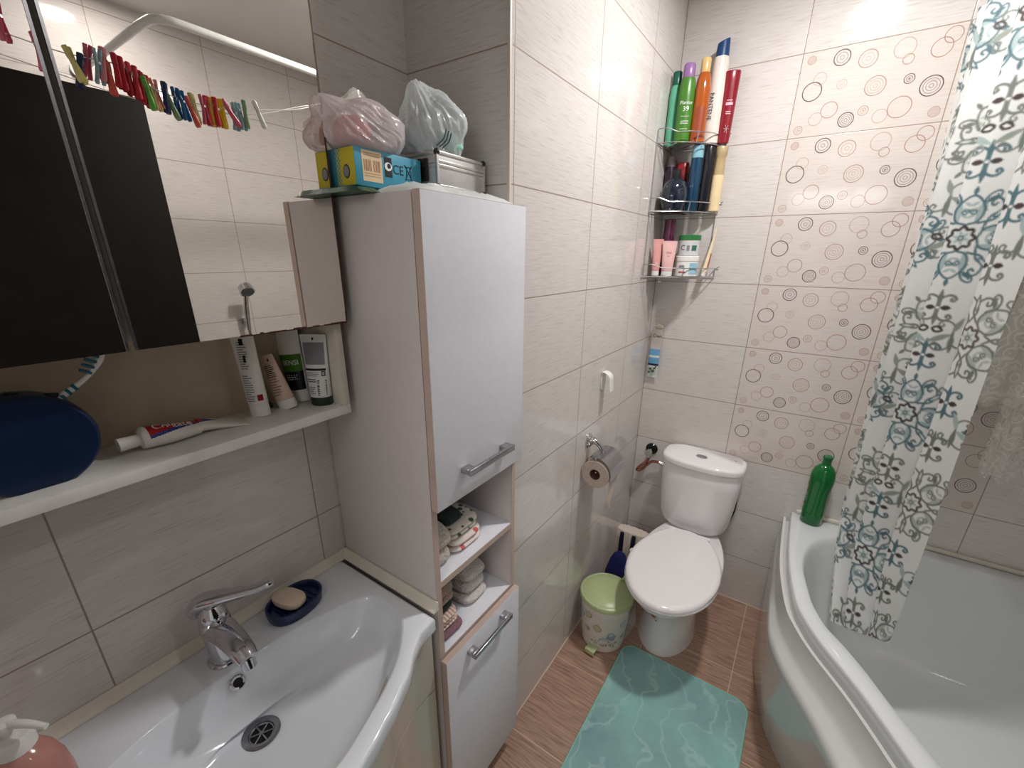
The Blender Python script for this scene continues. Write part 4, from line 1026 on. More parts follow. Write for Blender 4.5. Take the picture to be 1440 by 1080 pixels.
# bowl
def d_loop(hw, y0, y1, z, cx=0, N=56, cxs=0):
    """outline: straight-ish back at y0, round front at y1"""
    L = []; ym = y0+(y1-y0)*.50
    for i in range(N):
        a = 2*PI*i/N; c, s = math.cos(a), math.sin(a)
        if s < 0: x = hw*c; y = ym+(y1-ym)*(-s); x *= 1.0
        else:
            x = hw*math.copysign(abs(c)**.42, c)*(1-.36*s**1.6); y = ym+(y0-ym)*abs(s)**.85
        L.append((x+cx, y, z))
    return L
BX = .012
bm = bm_new()
add_loft(bm, [d_loop(.118,-.14,-.538,.0,.002),d_loop(.116,-.14,-.538,.012,.002),d_loop(.110,-.14,-.530,.06,.003),d_loop(.106,-.13,-.526,.13,.005),d_loop(.107,-.12,-.534,.20,.008),
              d_loop(.112,-.10,-.560,.255,BX),d_loop(.140,-.08,-.625,.305,BX),d_loop(.160,-.06,-.690,.345,BX),d_loop(.168,-.05,-.722,.375,BX),d_loop(.168,-.05,-.724,.394,BX),d_loop(.160,-.05,-.716,.397,BX)])
obj('bowl', bm, TOILET, tl, ang=70)
bm = bm_new(); add_loft(bm, [d_loop(hw, -.235, y1, z, BX) for hw, y1, z in ((.166,-.728,.398),(.173,-.739,.400),(.175,-.742,.408),(.172,-.738,.414))]); obj('seat', bm, TOILET, tl, ang=60)
bm = bm_new(); add_loft(bm, [d_loop(hw, -.222, y1, z, BX) for hw, y1, z in ((.170,-.738,.4155),(.174,-.743,.419),(.173,-.741,.428),(.166,-.733,.434),(.155,-.718,.4355),(.152,-.714,.4350),(.10,-.66,.4370),(.04,-.55,.4380))]); obj('seat_lid', bm, mat('toilet_lid_plastic', (230,226,227), .14, coat=.3, vary=.01), tl, ang=60)
bm = bm_new(); add_cyl(bm, (-.075,-.214,.418), (-.035,-.214,.418), .010); add_cyl(bm, (.06,-.214,.418), (.10,-.214,.418), .010); obj('hinge', bm, TOILET, tl)
bm = bm_new(); bmesh.ops.create_uvsphere(bm, u_segments=16, v_segments=10, radius=.011, matrix=Matrix.Translation((BX-.176,-.455,.405)) @ Matrix.Diagonal((1,1.3,.8,1))); obj('seat_tab', bm, WPLAST, tl)
bm = bm_new()
stk = mat('sticker_gold', (186,150,96), .4, vary=.3, scale=300)
for (dx, dz, r) in ((0,0,.013),(-.006,.008,.010),(.007,-.006,.011)):
    add_loft(bm, [[(dx+r*.9*math.cos(2*PI*i/14), y, dz+r*math.sin(2*PI*i/14)) for i in range(14)] for y in (0,-.0012)])
add_loft(bm, [[(.020+.003*math.cos(2*PI*i/8), y, -.018+.003*math.sin(2*PI*i/8)) for i in range(8)] for y in (0,-.001)], mi=1)
add_box(bm, -.008,.008,-.0018,-.0008,.004,.006, 1); add_box(bm, -.006,.009,-.0018,-.0008,-.002,.0,1)
obj('worn_sticker', bm, [stk, mat('print_brown2', (96,70,48), .5)], tl, smooth=False, loc=(BX-.040,-.5335,.200), rot=(0.02,0,-.40))
bm = bm_new(); add_tube(bm, [(.150,-.02,.60),(.156,-.02,.50),(.142,-.02,.42)], .004); obj('side_cable', bm, BLACK, tl)

# angle valve and hose
av = thing('angle_valve', 'chrome angle valve with black wall plate and copper supply hose left of the cistern', 'valve', (.082,-.001,.688))
bm = bm_new(); L = [[(r*math.cos(2*PI*i/28), y, r*math.sin(2*PI*i/28)) for i in range(28)] for y, r in ((0,.029),(-.004,.029),(-.010,.024),(-.012,.013))]; add_loft(bm, L); obj('wall_plate', bm, mat('black_rosette', (38,42,44), .12, metal=.6), av)
bm = bm_new(); add_cyl(bm, (0,-.010,0), (0,-.045,-.004), .011); add_cyl(bm, (0,-.040,-.004), (0,-.062,-.006), .015, 12); add_cyl(bm, (0,-.030,-.004), (0,-.034,-.036), .008); obj('valve_body', bm, CHROME, av)
bm = bm_new(); add_tube(bm, [(0,-.034,-.034),(-.006,-.040,-.055),(-.030,-.055,-.080),(-.045,-.060,-.105),(-.028,-.052,-.104),(0,-.042,-.070),(.020,-.034,-.052),(.060,-.03,-.050),(.088,-.03,-.060)], .0065, 12); hs = obj('braided_hose', bm, mat('copper_hose', (150,96,78), .22, metal=.9), av)
bm = bm_new(); add_cyl(bm, (.050,-.031,-.049), (.088,-.03,-.060), .009, 12); obj('hose_nut', bm, CHROME, av)

# pedal bin
pbn = thing('pedal_bin', 'small round pedal bin with green lid and floral print beside the toilet', 'bin', (.122,-.575,0))
t = NT('bin_floral_print'); tcn = t.n('ShaderNodeTexCoord'); v1 = t.n('ShaderNodeTexVoronoi'); v1.inputs['Scale'].default_value = 19; t.l(tcn.outputs['Object'], v1.inputs['Vector'])
nz = t.noise(60, tcn.outputs['Object'], 2)
dd = t.math('ADD', v1.outputs['Distance'], t.math('MULTIPLY', t.math('SUBTRACT', nz, .5), .35))
sx_ = t.n('ShaderNodeSeparateXYZ'); t.l(tcn.outputs['Object'], sx_.inputs[0])
band = t.math('MULTIPLY', t.math('GREATER_THAN', sx_.outputs[2], .07), t.math('LESS_THAN', sx_.outputs[2], .20))
hue = t.ramp(v1.outputs['Color'], [(0,rgba((190,186,90))),(.4,rgba((150,190,196))),(.6,rgba((96,120,150))),(.8,rgba((206,196,150)))], 'CONSTANT').outputs[0]
msk = t.math('MULTIPLY', t.math('LESS_THAN', dd, .36), band); rim = t.math('MULTIPLY', t.math('MULTIPLY', t.math('GREATER_THAN', dd, .28), msk), .6)
c_ = t.mix(t.math('MULTIPLY', msk, .75), rgba((224,216,206)), hue); c_ = t.mix(rim, c_, rgba((74,96,120)))
t.l(c_, t.b.inputs['Base Color']); t.b.inputs['Roughness'].default_value = .3
bm = bm_new(); add_lathe(bm, [(.084,0),(.088,.004),(.090,.02),(.099,.14),(.104,.228),(.104,.236)], segs=56); obj('bin_body', bm, t.m, pbn)
LG = mat('pale_green_plastic', (178,190,142), .32, vary=.02)
bm = bm_new(); add_lathe(bm, [(.105,.229),(.112,.232),(.113,.245),(.110,.252),(.103,.255),(.101,.2535),(.095,.258),(.06,.268),(.02,.273)], segs=56)
ld_ = obj('bin_lid', bm, LG, pbn)
bm = bm_new(); add_tube(bm, [(.035,.090,.262),(.038,.104,.268),(.040,.113,.262)], .006, 8); add_tube(bm, [(.035,.098,.258),(.065,.085,.256),(.085,.07,.252)], .004, 8); obj('lid_hinge', bm, LG, ld_)
bm = bm_new(); add_box(bm, -.014,.030,-.128,-.082,.024,.031); add_box(bm, -.014,.030,-.128,-.122,.010,.028); add_box(bm, -.004,.020,-.09,-.07,.018,.030); obj('pedal', bm, LG, pbn, bevel=.002, rot=(0,0,-.12))
bm = bm_new(); rnd = random.Random(9)
for k in range(26):
    a = -1.75+k*.045+rnd.uniform(-.01,.01); z = .052+rnd.uniform(-.012,.016); add_patch(bm, .0925, a, a+rnd.uniform(.012,.035), z, z+rnd.uniform(.003,.012), off=.001+(z-.02)*.075, segs=2)
obj('lettering_strokes', bm, mat('print_ink', (50,62,74), .5), pbn, smooth=False)
bm = bm_new(); L = []
for k in range(22):
    z = .06+.155*k/21; P = []
    for i in range(72):
        a = 2*PI*i/72; r = .0925+(z-.02)*.075+.004+.010*abs(mnoise.noise(Vector((math.cos(a)*3, math.sin(a)*3, z*16))))+.006*abs(mnoise.noise(Vector((math.cos(a)*9, math.sin(a)*9, z*30))))
        r += .022*max(0, math.cos(a-.05))**8*math.sin(PI*(k/21))
        P.append((r*math.cos(a), r*math.sin(a), z))
    L.append(P)
add_loft(bm, L, False, False)
clb = bag_mat('clear_bin_liner', (224,222,222), .20); obj('bin_liner', bm, clb, pbn, ang=70)

# things behind the bin
NV = mat('navy_foam', (14,22,84), .6, vary=.2); 
sp = thing('blue_scoop', 'dark blue plastic scoop leaning behind the pedal bin', 'scoop', (.050,-.330,0))
bm = bm_new()
add_loft(bm, [[(.045*k*math.cos(2*PI*i/32), .012*math.sin(2*PI*i/32)*k+.05*f, .03+.21*f+.0*i) for i in range(32)] for f, k in ((0,.9),(.15,1.05),(.45,1.1),(.75,.95),(.92,.7),(1.0,.35))])
obj('scoop_body', bm, NV, sp, rot=(0,.10,0))
wp = thing('ribbed_white_bundle', 'white ribbed bundle with two dark navy straps standing behind the toilet bowl', 'bundle', (.075,-.125,0))
bm = bm_new()
RB = mat('ribbed_white', (214,200,188), .8, vary=.05)
N = 80; L = []
for z, s in ((.0,.92),(.01,1),(.262,1),(.272,.93)):
    P = []
    for i in range(N):
        a = 2*PI*i/N; c, s_ = math.cos(a), math.sin(a); rib = 1+.09*math.cos(a*20)
        P.append((.085*s*math.copysign(abs(c)**.7, c)*rib, .034*s*math.copysign(abs(s_)**.7, s_)*rib, z))
    L.append(P)
add_loft(bm, L); obj('ribbed_body', bm, RB, wp)
for xx in (-.042, .018):
    bm = bm_new(); add_tube(bm, [(xx,-.042,.10),(xx,-.044,.20),(xx,-.040,.268)], [.012,.012,.010], 14, flat=.5, upv=(0,1,0)); obj('strap', bm, mat('navy_strap', (14,16,44), .5), wp)

# ------------------------------------------------------------------ bath mat
bm = bm_new(); N = 64; L = []
cx_, cy_m, hx, hy = .462, -.972, .240, .418
def rr_loop(k, z):
    P = []; R_ = .05
    for q, (sx1, sy1) in enumerate(((1,1),(-1,1),(-1,-1),(1,-1))):
        for i in range(10):
            a = PI/2*q+PI/2*i/9; P.append((cx_+sx1*(hx-R_-k)+R_*math.cos(a), cy_m+sy1*(hy-R_-k)+R_*math.sin(a), z))
    return P
add_loft(bm, [rr_loop(0,.0008), rr_loop(-.0015,.004), rr_loop(0,.0075), rr_loop(.003,.008), rr_loop(.008,.0068)])
t = NT('aqua_bath_mat'); tcn = t.n('ShaderNodeTexCoord')
n1 = t.noise(3.2, tcn.outputs['Object'], 4, .6)
wv = t.n('ShaderNodeTexWave'); wv.inputs['Scale'].default_value = 3.0; wv.inputs['Distortion'].default_value = 16; wv.inputs['Detail'].default_value = 4; wv.inputs['Detail Scale'].default_value = 1.6; t.l(tcn.outputs['Object'], wv.inputs['Vector'])
c_ = t.ramp(n1, [(.35, rgba((116,156,160))), (.5, rgba((134,172,170))), (.68, rgba((140,190,182)))]).outputs[0]
ln = t.ramp(wv.outputs['Fac'], [(.90,(0,0,0)),(1.0,(1,1,1))]).outputs[0]
c_ = t.mix(t.math('MULTIPLY', t.math('MULTIPLY', ln, t.noise(9, tcn.outputs['Object'])), .8), c_, rgba((176,208,206)))
t.l(c_, t.b.inputs['Base Color']); t.b.inputs['Roughness'].default_value = .85
bn = t.n('ShaderNodeBump'); bn.inputs['Strength'].default_value = .5; bn.inputs['Distance'].default_value = .003; t.l(wv.outputs['Fac'], bn.inputs['Height']); t.l(bn.outputs[0], t.b.inputs['Normal'])
AQ = t.m
mt_ = thing('bath_mat', 'aqua green rectangular bath mat on the floor in front of the toilet', 'mat')
obj('mat_body', bm, AQ, mt_)
bm = bm_new(); P = rr_loop(0, .005); add_tube(bm, P+[P[0]], .0035, 8, smooth=False, caps=False); obj('mat_border', bm, mat('mat_edge', (136,196,176), .85), mt_)

# ------------------------------------------------------------------ bath tub
PP = [(.703,-.0015),(.704,-.08),(.708,-.28),(.7185,-.43),(.743,-.59),(.772,-.67),(.813,-.745),(.895,-.862),(.974,-1.0),(1.04,-1.125),(1.10,-1.28),(1.135,-1.40),(1.14,-1.5)]
PS = [Vector((p.x, p.y)) for p in smooth_path([(a, b, 0) for a, b in PP], 6)]
def offs(fn):
    L = []
    for i, p in enumerate(PS):
        t_ = (PS[min(i+1, len(PS)-1)]-PS[max(i-1, 0)]).normalized(); n = Vector((t_.y, -t_.x))
        if n.x > 0: n = -n
        q = p+n*fn(i, p); L.append((q.x, min(-.0012, q.y)))
    return L
ZR = .560
tubm = thing('bathtub', 'white curved corner bathtub with moulded front panel along the right side of the room', 'bathtub')
outer_t = [tuple(p) for p in PS]+[(XR-.0015, -1.5), (XR-.0015, -.0015)]
inner_t = [(.757,-.30),(.755,-.40),(.784,-.571),(.821,-.664),(.863,-.711),(.907,-.775),(.963,-.875),(1.029,-.978),(1.12,-1.13),(1.20,-1.30),(1.25,-1.42),(1.60,-1.44),(1.64,-1.38),(1.65,-.12),(1.60,-.055),(1.0,-.055),(.86,-.10),(.785,-.19)]
ct = (1.15, -.62); NA = 160; an = [2*PI*i/NA for i in range(NA)]
for (qx, qy) in ((XR-.0015,-1.5),(XR-.0015,-.0015),(.703,-.0015),(1.14,-1.5)):
    a = math.atan2(qy-ct[1], qx-ct[0]) % (2*PI); j = min(range(NA), key=lambda i: abs(an[i]-a)); an[j] = a
OT = [ray_poly(outer_t, ct, a) for a in an]; IT = smo([ray_poly(inner_t, ct, a) for a in an], 4)
loops = [[(x, y, .50) for x, y in OT], [(x, y, ZR-.010) for x, y in OT], [(x, y, ZR-.003) for x, y in shrink(OT, .996, ct)], [(x, y, ZR) for x, y in shrink(OT, .988, ct)],
         [(x, y, ZR+.0006) for x, y in lerpL(OT, IT, .6)], [(x, y, ZR-.001) for x, y in shrink(IT, 1.006, ct)]]
for k, z in ((.99,-.006),(.97,-.028),(.945,-.08),(.91,-.15),(.87,-.22),(.82,-.29),(.75,-.35),(.66,-.385),(.5,-.40),(.3,-.405)):
    loops.append([(x, y, ZR+z) for x, y in shrink(IT, k, (1.22, -.72) if k < .97 else ct)])
bm = bm_new(); add_loft(bm, loops, False, True); obj('tub_shell', bm, ACRYL, tubm, ang=60)
def gl(y): return max(0, min(1, (abs(y)-.35)/.65))
prof = [(lambda i,p: .001, .508), (lambda i,p: .010, .506), (lambda i,p: .012, .524), (lambda i,p: .021, .524), (lambda i,p: .023, .505),
        (lambda i,p: .021+.018*gl(p.y), .462), (lambda i,p: .022+.032*gl(p.y), .446), (lambda i,p: .026+.055*gl(p.y), .436), (lambda i,p: .028+.066*gl(p.y), .424), (lambda i,p: .028+.066*gl(p.y), .405),
        (lambda i,p: .027+.052*gl(p.y), .36), (lambda i,p: .024+.018*gl(p.y), .22), (lambda i,p: .020-.045*gl(p.y), .02), (lambda i,p: .012-.045*gl(p.y), .0)]
bm = bm_new(); rows = []
for fn, z in prof: rows.append([bm.verts.new((x, y, z)) for x, y in offs(fn)])
back = [bm.verts.new((x, y, .0)) for x, y in offs(lambda i, p: -.06-.045*gl(p.y))]; backt = [bm.verts.new((x, y, .505)) for x, y in offs(lambda i, p: -.004)]
rows = [backt]+rows+[back]
for a, b in zip(rows[:-1], rows[1:]):
    for i in range(len(a)-1): bm.faces.new((a[i], a[i+1], b[i+1], b[i]))
obj('front_panel', bm, mat('bath_panel', (206,206,204), .14, coat=.4, vary=.01), tubm, ang=45)
bm = bm_new(); add_lathe(bm, [(.0,0),(.006,.001),(.007,.003),(.004,.005)], segs=14, cap0=False); 
q = offs(lambda i, p: .0)[34]; obj('panel_screw', bm, CHROME, tubm, loc=(.805,-.735,.14), rot=(0,-PI/2,.5))
bm = bm_new(); add_box(bm, .72, XR-.001, -.012, -.0012, ZR+.0008, ZR+.016); add_box(bm, XR-.012, XR-.001, -1.5, -.012, ZR+.0008, ZR+.016)
tag(obj('sealing_strip', bm, SILIC, bevel=.002), 'pale sealing strip along the wall behind the bathtub rim', 'trim')
# green bottle
gb = thing('shower_gel_bottle', 'transparent green bottle without cap on the back corner of the bathtub', 'bottle', (.772,-.052,ZR+.0012), -.4)
GRB = mat('green_clear_plastic', (22,132,62), .08, trans=.45, coat=.6, ior=1.3, vary=.04)
bm = bm_new(); add_loft(bm, [sell(0,0,rx,ry,2.2,z,40) for rx, ry, z in ((.034,.030,0),(.038,.034,.006),(.038,.034,.05),(.036,.032,.10),(.037,.033,.15),(.041,.036,.19),(.041,.036,.215),(.036,.032,.242),(.024,.024,.258),(.016,.016,.264),(.015,.015,.270))]); obj('bottle_body', bm, GRB, gb)
bm = bm_new(); add_lathe(bm, [(.0145,.268),(.0150,.292),(.0175,.293),(.0175,.299),(.014,.301)], segs=28); obj('bottle_neck', bm, mat('green_neck', (16,104,50), .2, coat=.4), gb)
bm = bm_new(); rnd = random.Random(4)
for k in range(9):
    z = .045+k*.013; a0 = PI+.25+rnd.uniform(-.1,.1); add_patch(bm, .0372, a0, a0+rnd.uniform(.25,.5), z, z+.007, sy=.89, off=.0012, segs=4)
obj('lettering_marks', bm, mat('print_dark_ink', (30,34,40), .4), gb, smooth=False)
bm = bm_new(); add_patch(bm, .0375, PI+.2, PI+.75, .165, .195, sy=.89, off=.003, segs=6); obj('label_print', bm, mat('print_brick', (130,64,54), .4), gb, smooth=False)

# ------------------------------------------------------------------ shower curtain
def Pz(tab, z):
    tab = sorted(tab)
    if z <= tab[0][0]: return tab[0][1:]
    for a, b in zip(tab[:-1], tab[1:]):
        if z <= b[0]:
            f = (z-a[0])/(b[0]-a[0]); return tuple(a[i]*(1-f)+b[i]*f for i in range(1, len(a)))
    return tab[-1][1:]
# height, x, y of the far and near edge of the hanging cloth and the plan slope of its fold envelope there
LT = [(0.42,0.862,-0.43,0.167),(0.47,0.858,-0.39,0.161),(0.6,0.846,-0.22,0.139),(0.72,0.842,-0.1,0.128),(1.1,0.837,-0.035,0.121),(1.62,0.829,-0.035,0.117),(2.02,0.822,-0.035,0.113),(2.25,0.806,-0.035,0.105)]
RT = [(0.42,1.02,-0.47,0.274),(0.5,1.021,-0.46,0.273),(0.92,1.0136,-0.45,0.267),(1.2,1.009,-0.45,0.264),(1.56,1.001,-0.45,0.258),(2.3,0.995,-0.45,0.255)]
KP = [(0,.02),(.10,.20),(.20,.03),(.32,.36),(.42,.08),(.56,.60),(.68,.30),(.80,.78),(.88,.66),(1,1.0)]
kx = [p.y for p in smooth_path([(a, b, 0) for a, b in KP], 12)]; ku = [p.x for p in smooth_path([(a, b, 0) for a, b in KP], 12)]
# printed damask pattern, drawn once on a small grid
TW, THH, RES = .36, .48, .0018
NX, NYY = int(TW/RES), int(THH/RES)
gx, gy = np.meshgrid((np.arange(NX)+.5)*RES, (np.arange(NYY)+.5)*RES)
IMG = np.empty((NYY, NX, 3)); IMG[:] = np.array(lin((232,233,231)))
def paint(mask, col):
    m_ = np.clip(mask, 0, 1)[..., None]; IMG[:] = IMG*(1-m_)+np.array(lin(col))*m_
def wrapd(cx, cy):
    dx = (gx-cx+TW/2) % TW-TW/2; dy = (gy-cy+THH/2) % THH-THH/2; return dx, dy
def stroke(cx, cy, pts, w, col, taper=False):
    dx, dy = wrapd(cx, cy); d = np.full(dx.shape, 9.0); n = len(pts)-1
    for i, (a, b) in enumerate(zip(pts[:-1], pts[1:])):
        ex, ey = b[0]-a[0], b[1]-a[1]; L2 = ex*ex+ey*ey+1e-12
        t_ = np.clip(((dx-a[0])*ex+(dy-a[1])*ey)/L2, 0, 1)
        ww = w*(1-.75*abs(2*(i+.5)/n-1)) if taper else w
        d = np.minimum(d, np.hypot(dx-a[0]-t_*ex, dy-a[1]-t_*ey)-ww)
    paint(.5-d/RES*.8, col)
def spiral(c, r0, r1, a0, turns, n=22):
    return [(c[0]+(r0+(r1-r0)*i/n)*math.cos(a0+2*PI*turns*i/n), c[1]+(r0+(r1-r0)*i/n)*math.sin(a0+2*PI*turns*i/n)) for i in range(n+1)]
def leaf(cx, cy, p, ang_, L_, w, col):
    pts = [(p[0]+L_*math.cos(ang_)*i/8, p[1]+L_*math.sin(ang_)*i/8) for i in range(9)]; stroke(cx, cy, pts, w, col, True)
def xf(pts, a, sx=1):
    c, s_ = math.cos(a), math.sin(a); return [((x*sx)*c-y*s_, (x*sx)*s_+y*c) for x, y in pts]
TEALC, PTEAL, GGRN, DGR, DBR = (84,116,124), (172,190,190), (150,158,148), (122,128,120), (74,62,62)
def curve(pts, k=5): return [(p.x, p.y) for p in smooth_path([(a, b, 0) for a, b in pts], k)]
def scroll(cx, cy, base, a, L_, bend, w, col, end=.32):
    """S-shaped tendril: a stem that ends in a curl"""
    st = curve([(0,0),(L_*.35,bend*L_*.28),(L_*.70,bend*L_*.22),(L_*.92,-bend*L_*.02),(L_*.90,-bend*L_*end*.7),(L_*.70,-bend*L_*end*.75),(L_*.66,-bend*L_*end*.35),(L_*.77,-bend*L_*end*.30)], 4)
    stroke(cx, cy, [(base[0]+p[0], base[1]+p[1]) for p in xf(st, a)], w, col)
def medallion(cx, cy, R, c1, c2, dark, ph=0.0):
    for k in range(4):      # pale leaves behind
        for sg in (1, -1):
            a = PI/2*k+PI/4+ph+sg*.30; leaf(cx, cy, xf([(R*.38, 0)], a)[0], a+sg*.35, R*.58, R*.085, c2)
    for k in range(4):
        a = PI/2*k+ph
        egg = curve([(R*.30,0),(R*.38,R*.20),(R*.58,R*.27),(R*.80,R*.20),(R*.96,0),(R*.80,-R*.20),(R*.58,-R*.27),(R*.38,-R*.20),(R*.30,0)], 5)
        e_ = xf(egg, a)
        stroke(cx, cy, e_, .0026, c1)
        for m_ in (.46, .60, .73):
            for sg in (1, -1):
                leaf(cx, cy, xf([(R*m_, 0)], a)[0], a+sg*1.05, R*.15, R*.036, c2)
        for sg in (1, -1):
            stroke(cx, cy, xf([(x_, y_*sg) for x_, y_ in spiral((R*.60, R*.09), R*.012, R*.075, -PI/2, 1.1, 16)], a), .0019, c1)
            scroll(cx, cy, xf([(R*.34, sg*R*.22)], a)[0], a+sg*.62, R*.62, sg*1.0, .0027, c1)
            scroll(cx, cy, xf([(R*.62, sg*R*.29)], a)[0], a+sg*.22, R*.46, -sg*.9, .0024, c1)
            leaf(cx, cy, xf([(R*.80, sg*R*.26)], a)[0], a+sg*.9, R*.20, R*.055, c1)
        leaf(cx, cy, xf([(R*.97, 0)], a)[0], a, R*.17, R*.05, c1)
    for k in range(4):
        a = PI/2*k+PI/4+ph
        leaf(cx, cy, xf([(R*.66, 0)], a)[0], a, R*.34, R*.07, c1); leaf(cx, cy, xf([(R*.70, 0)], a)[0], a, R*.22, R*.03, (214,222,220))
    sc = [((R*.235+R*.03*math.cos(8*t_))*math.cos(t_), (R*.235+R*.03*math.cos(8*t_))*math.sin(t_)) for t_ in np.linspace(0, 2*PI, 90)]
    dx, dy = wrapd(cx, cy); paint(.5-(np.hypot(dx, dy)-R*.235)/RES, (224,230,228))
    stroke(cx, cy, sc, .0034, dark)
    for k in range(6): leaf(cx, cy, (0,0), 2*PI*k/6+.3, R*.15, R*.04, c2)
    stroke(cx, cy, [(R*.05*math.cos(t_), R*.05*math.sin(t_)) for t_ in np.linspace(0, 2*PI, 16)], .0012, dark)
def drop(cx, cy, a, s_, col):
    pts = curve([(0,0),(.006*s_,.005*s_),(.016*s_,.007*s_),(.024*s_,.0),(.016*s_,-.007*s_),(.006*s_,-.005*s_),(0,0)], 4)
    stroke(cx, cy, xf(pts, a), .0032*s_, col)
def fleur(cx, cy, s_, c1, dark, a0=0):
    for sg in (1, -1):
        leaf(cx, cy, (0, .006*sg), a0+PI/2, .034*s_*sg, .0055*s_, c1)
        for sx in (1, -1):
            scroll(cx, cy, (.002*sx, .006*sg), a0+PI/2*sg-sx*sg*.75, .034*s_, sx*sg*1.0, .0026*s_, c1, .4)
    for sx in (1, -1): leaf(cx, cy, (.008*sx, 0), a0+(0 if sx > 0 else PI), .016*s_, .0062*s_, dark)
    stroke(cx, cy, [(.006*math.cos(t_), .006*math.sin(t_)) for t_ in np.linspace(0, 2*PI, 16)], .0014, c1)
def spray(cx, cy, s_, c1, c2, dark, fl):
    """curling leaves with a dark-edged bud"""
    q = lambda P: [(x*fl, y) for x, y in P]
    an_ = lambda a: a if fl > 0 else PI-a
    scroll(cx, cy, (0, 0), an_(1.1), .062*s_, 1.0*fl, .0026*s_, c1, .42)
    scroll(cx, cy, (0, 0), an_(2.2), .052*s_, -1.0*fl, .0026*s_, c1, .42)
    scroll(cx, cy, (0, 0), an_(-.9), .046*s_, -1.0*fl, .0024*s_, c1, .42)
    leaf(cx, cy, (.004*fl, .004), an_(.45), .052*s_, .0085*s_, c2); leaf(cx, cy, (.0, .006), an_(1.65), .046*s_, .0075*s_, c1)
    leaf(cx, cy, (0, -.004), an_(-1.9), .040*s_, .0075*s_, c2)
    drop(cx+.026*fl*s_, cy-.006*s_, an_(-.2), s_, dark)
medallion(.10, .12, .104, TEALC, PTEAL, DBR)
medallion(.10+TW/2, .12+THH/2, .104, DGR, (186,194,188), (104,90,88), PI/4)
for (cx_, cy_2, c1) in ((.28,.055,TEALC),(.28,.185,DGR),(.10,.295,DGR),(.10,.425,TEALC)): fleur(cx_, cy_2, 1.15, c1, DBR)
for (cx_, cy_2, fl, c1, c2) in ((.235,.120,-1,DGR,GGRN),(.325,.120,1,DGR,PTEAL),(.045,.360,1,GGRN,PTEAL),(.150,.360,-1,DGR,GGRN),(.200,.010,1,DGR,GGRN),(.020,.245,1,DGR,GGRN)): spray(cx_, cy_2, .95, c1, c2, DBR, fl)

sc_ = thing('shower_curtain', 'white shower curtain with teal and grey damask print hanging into the bathtub', 'curtain')
NU, NV = 420, 640; ZTOP = 2.228
us = np.linspace(0, 1, NU+1); kk = np.interp(us, ku, kx)
def fold_row(u, k, z):
    lx, ly, la = Pz(LT, z); rx, ry, ra = Pz(RT, z)
    y = ly+(ry-ly)*u; xa = lx+la*(y-ly); xb = rx+ra*(y-ry)
    return xa+(xb-xa)*k, y
arc = [0.0]; pp = None
for i in range(NU+1):
    q = fold_row(us[i], kk[i], 1.25)
    if pp is not None: arc.append(arc[-1]+math.hypot(q[0]-pp[0], q[1]-pp[1]))
    pp = q
arc = np.array(arc)
co = np.zeros((NV+1, NU+1, 3), np.float32)
for j in range(NV+1):
    f = j/NV; zt = ZTOP+(.435-ZTOP)*f
    k = np.clip(kk+.025*np.sin(us*23+zt*3.1)*np.sin(zt*2.2+1), 0, 1.0)
    co[j,:,0], co[j,:,1] = fold_row(us, k, zt)
    co[j,:,2] = zt-.022*f**12*(1-abs(2*us-1))+.0
nv = (NV+1)*(NU+1)
ii = np.arange(NV)[:, None]*(NU+1)+np.arange(NU)[None, :]
faces = np.stack([ii, ii+1, ii+NU+2, ii+NU+1], -1).reshape(-1, 4)
me = bpy.data.meshes.new('curtain_cloth'); me.vertices.add(nv); me.vertices.foreach_set('co', co.reshape(-1))
me.loops.add(faces.size); me.loops.foreach_set('vertex_index', faces.reshape(-1).astype(np.int32))
me.polygons.add(len(faces)); me.polygons.foreach_set('loop_start', np.arange(0, faces.size, 4, dtype=np.int32)); me.polygons.foreach_set('loop_total', np.full(len(faces), 4, np.int32))
me.update(calc_edges=True); me.validate(); me.shade_smooth()
sp_ = (arc*1.12+.16)[None, :].repeat(NV+1, 0); vp = (np.linspace(0, 1.75, NV+1)+.03)[:, None].repeat(NU+1, 1)
fx = (sp_/RES) % NX; fy = (vp/RES) % NYY; x0 = fx.astype(int) % NX; y0 = fy.astype(int) % NYY; x1 = (x0+1) % NX; y1 = (y0+1) % NYY; wx = (fx-np.floor(fx))[..., None]; wy = (fy-np.floor(fy))[..., None]
colr = (IMG[y0, x0]*(1-wx)+IMG[y0, x1]*wx)*(1-wy)+(IMG[y1, x0]*(1-wx)+IMG[y1, x1]*wx)*wy
at = me.color_attributes.new('print', 'FLOAT_COLOR', 'POINT'); buf = np.ones((nv, 4), np.float32); buf[:, :3] = colr.reshape(-1, 3); at.data.foreach_set('color', buf.reshape(-1))
t = NT('curtain_print'); va_ = t.n('ShaderNodeVertexColor'); va_.layer_name = 'print'
t.l(va_.outputs[0], t.b.inputs['Base Color']); t.b.inputs['Roughness'].default_value = .55
tr = t.n('ShaderNodeBsdfTranslucent'); t.l(va_.outputs[0], tr.inputs[0]); m1 = t.n('ShaderNodeMixShader'); m1.inputs[0].default_value = .38; t.l(t.b.outputs[0], m1.inputs[1]); t.l(tr.outputs[0], m1.inputs[2]); t.l(m1.outputs[0], t.out.inputs[0])
tcn = t.n('ShaderNodeTexCoord'); bn = t.n('ShaderNodeBump'); bn.inputs['Strength'].default_value = .25; bn.inputs['Distance'].default_value = .004; t.l(t.noise(14, tcn.outputs['Object'], 3), bn.inputs['Height']); t.l(bn.outputs[0], t.b.inputs['Normal'])
me.materials.append(t.m); cc_ = bpy.data.objects.new('curtain_cloth', me); COL.objects.link(cc_); cc_.parent = sc_
RODX, RODZ = .925, 2.262
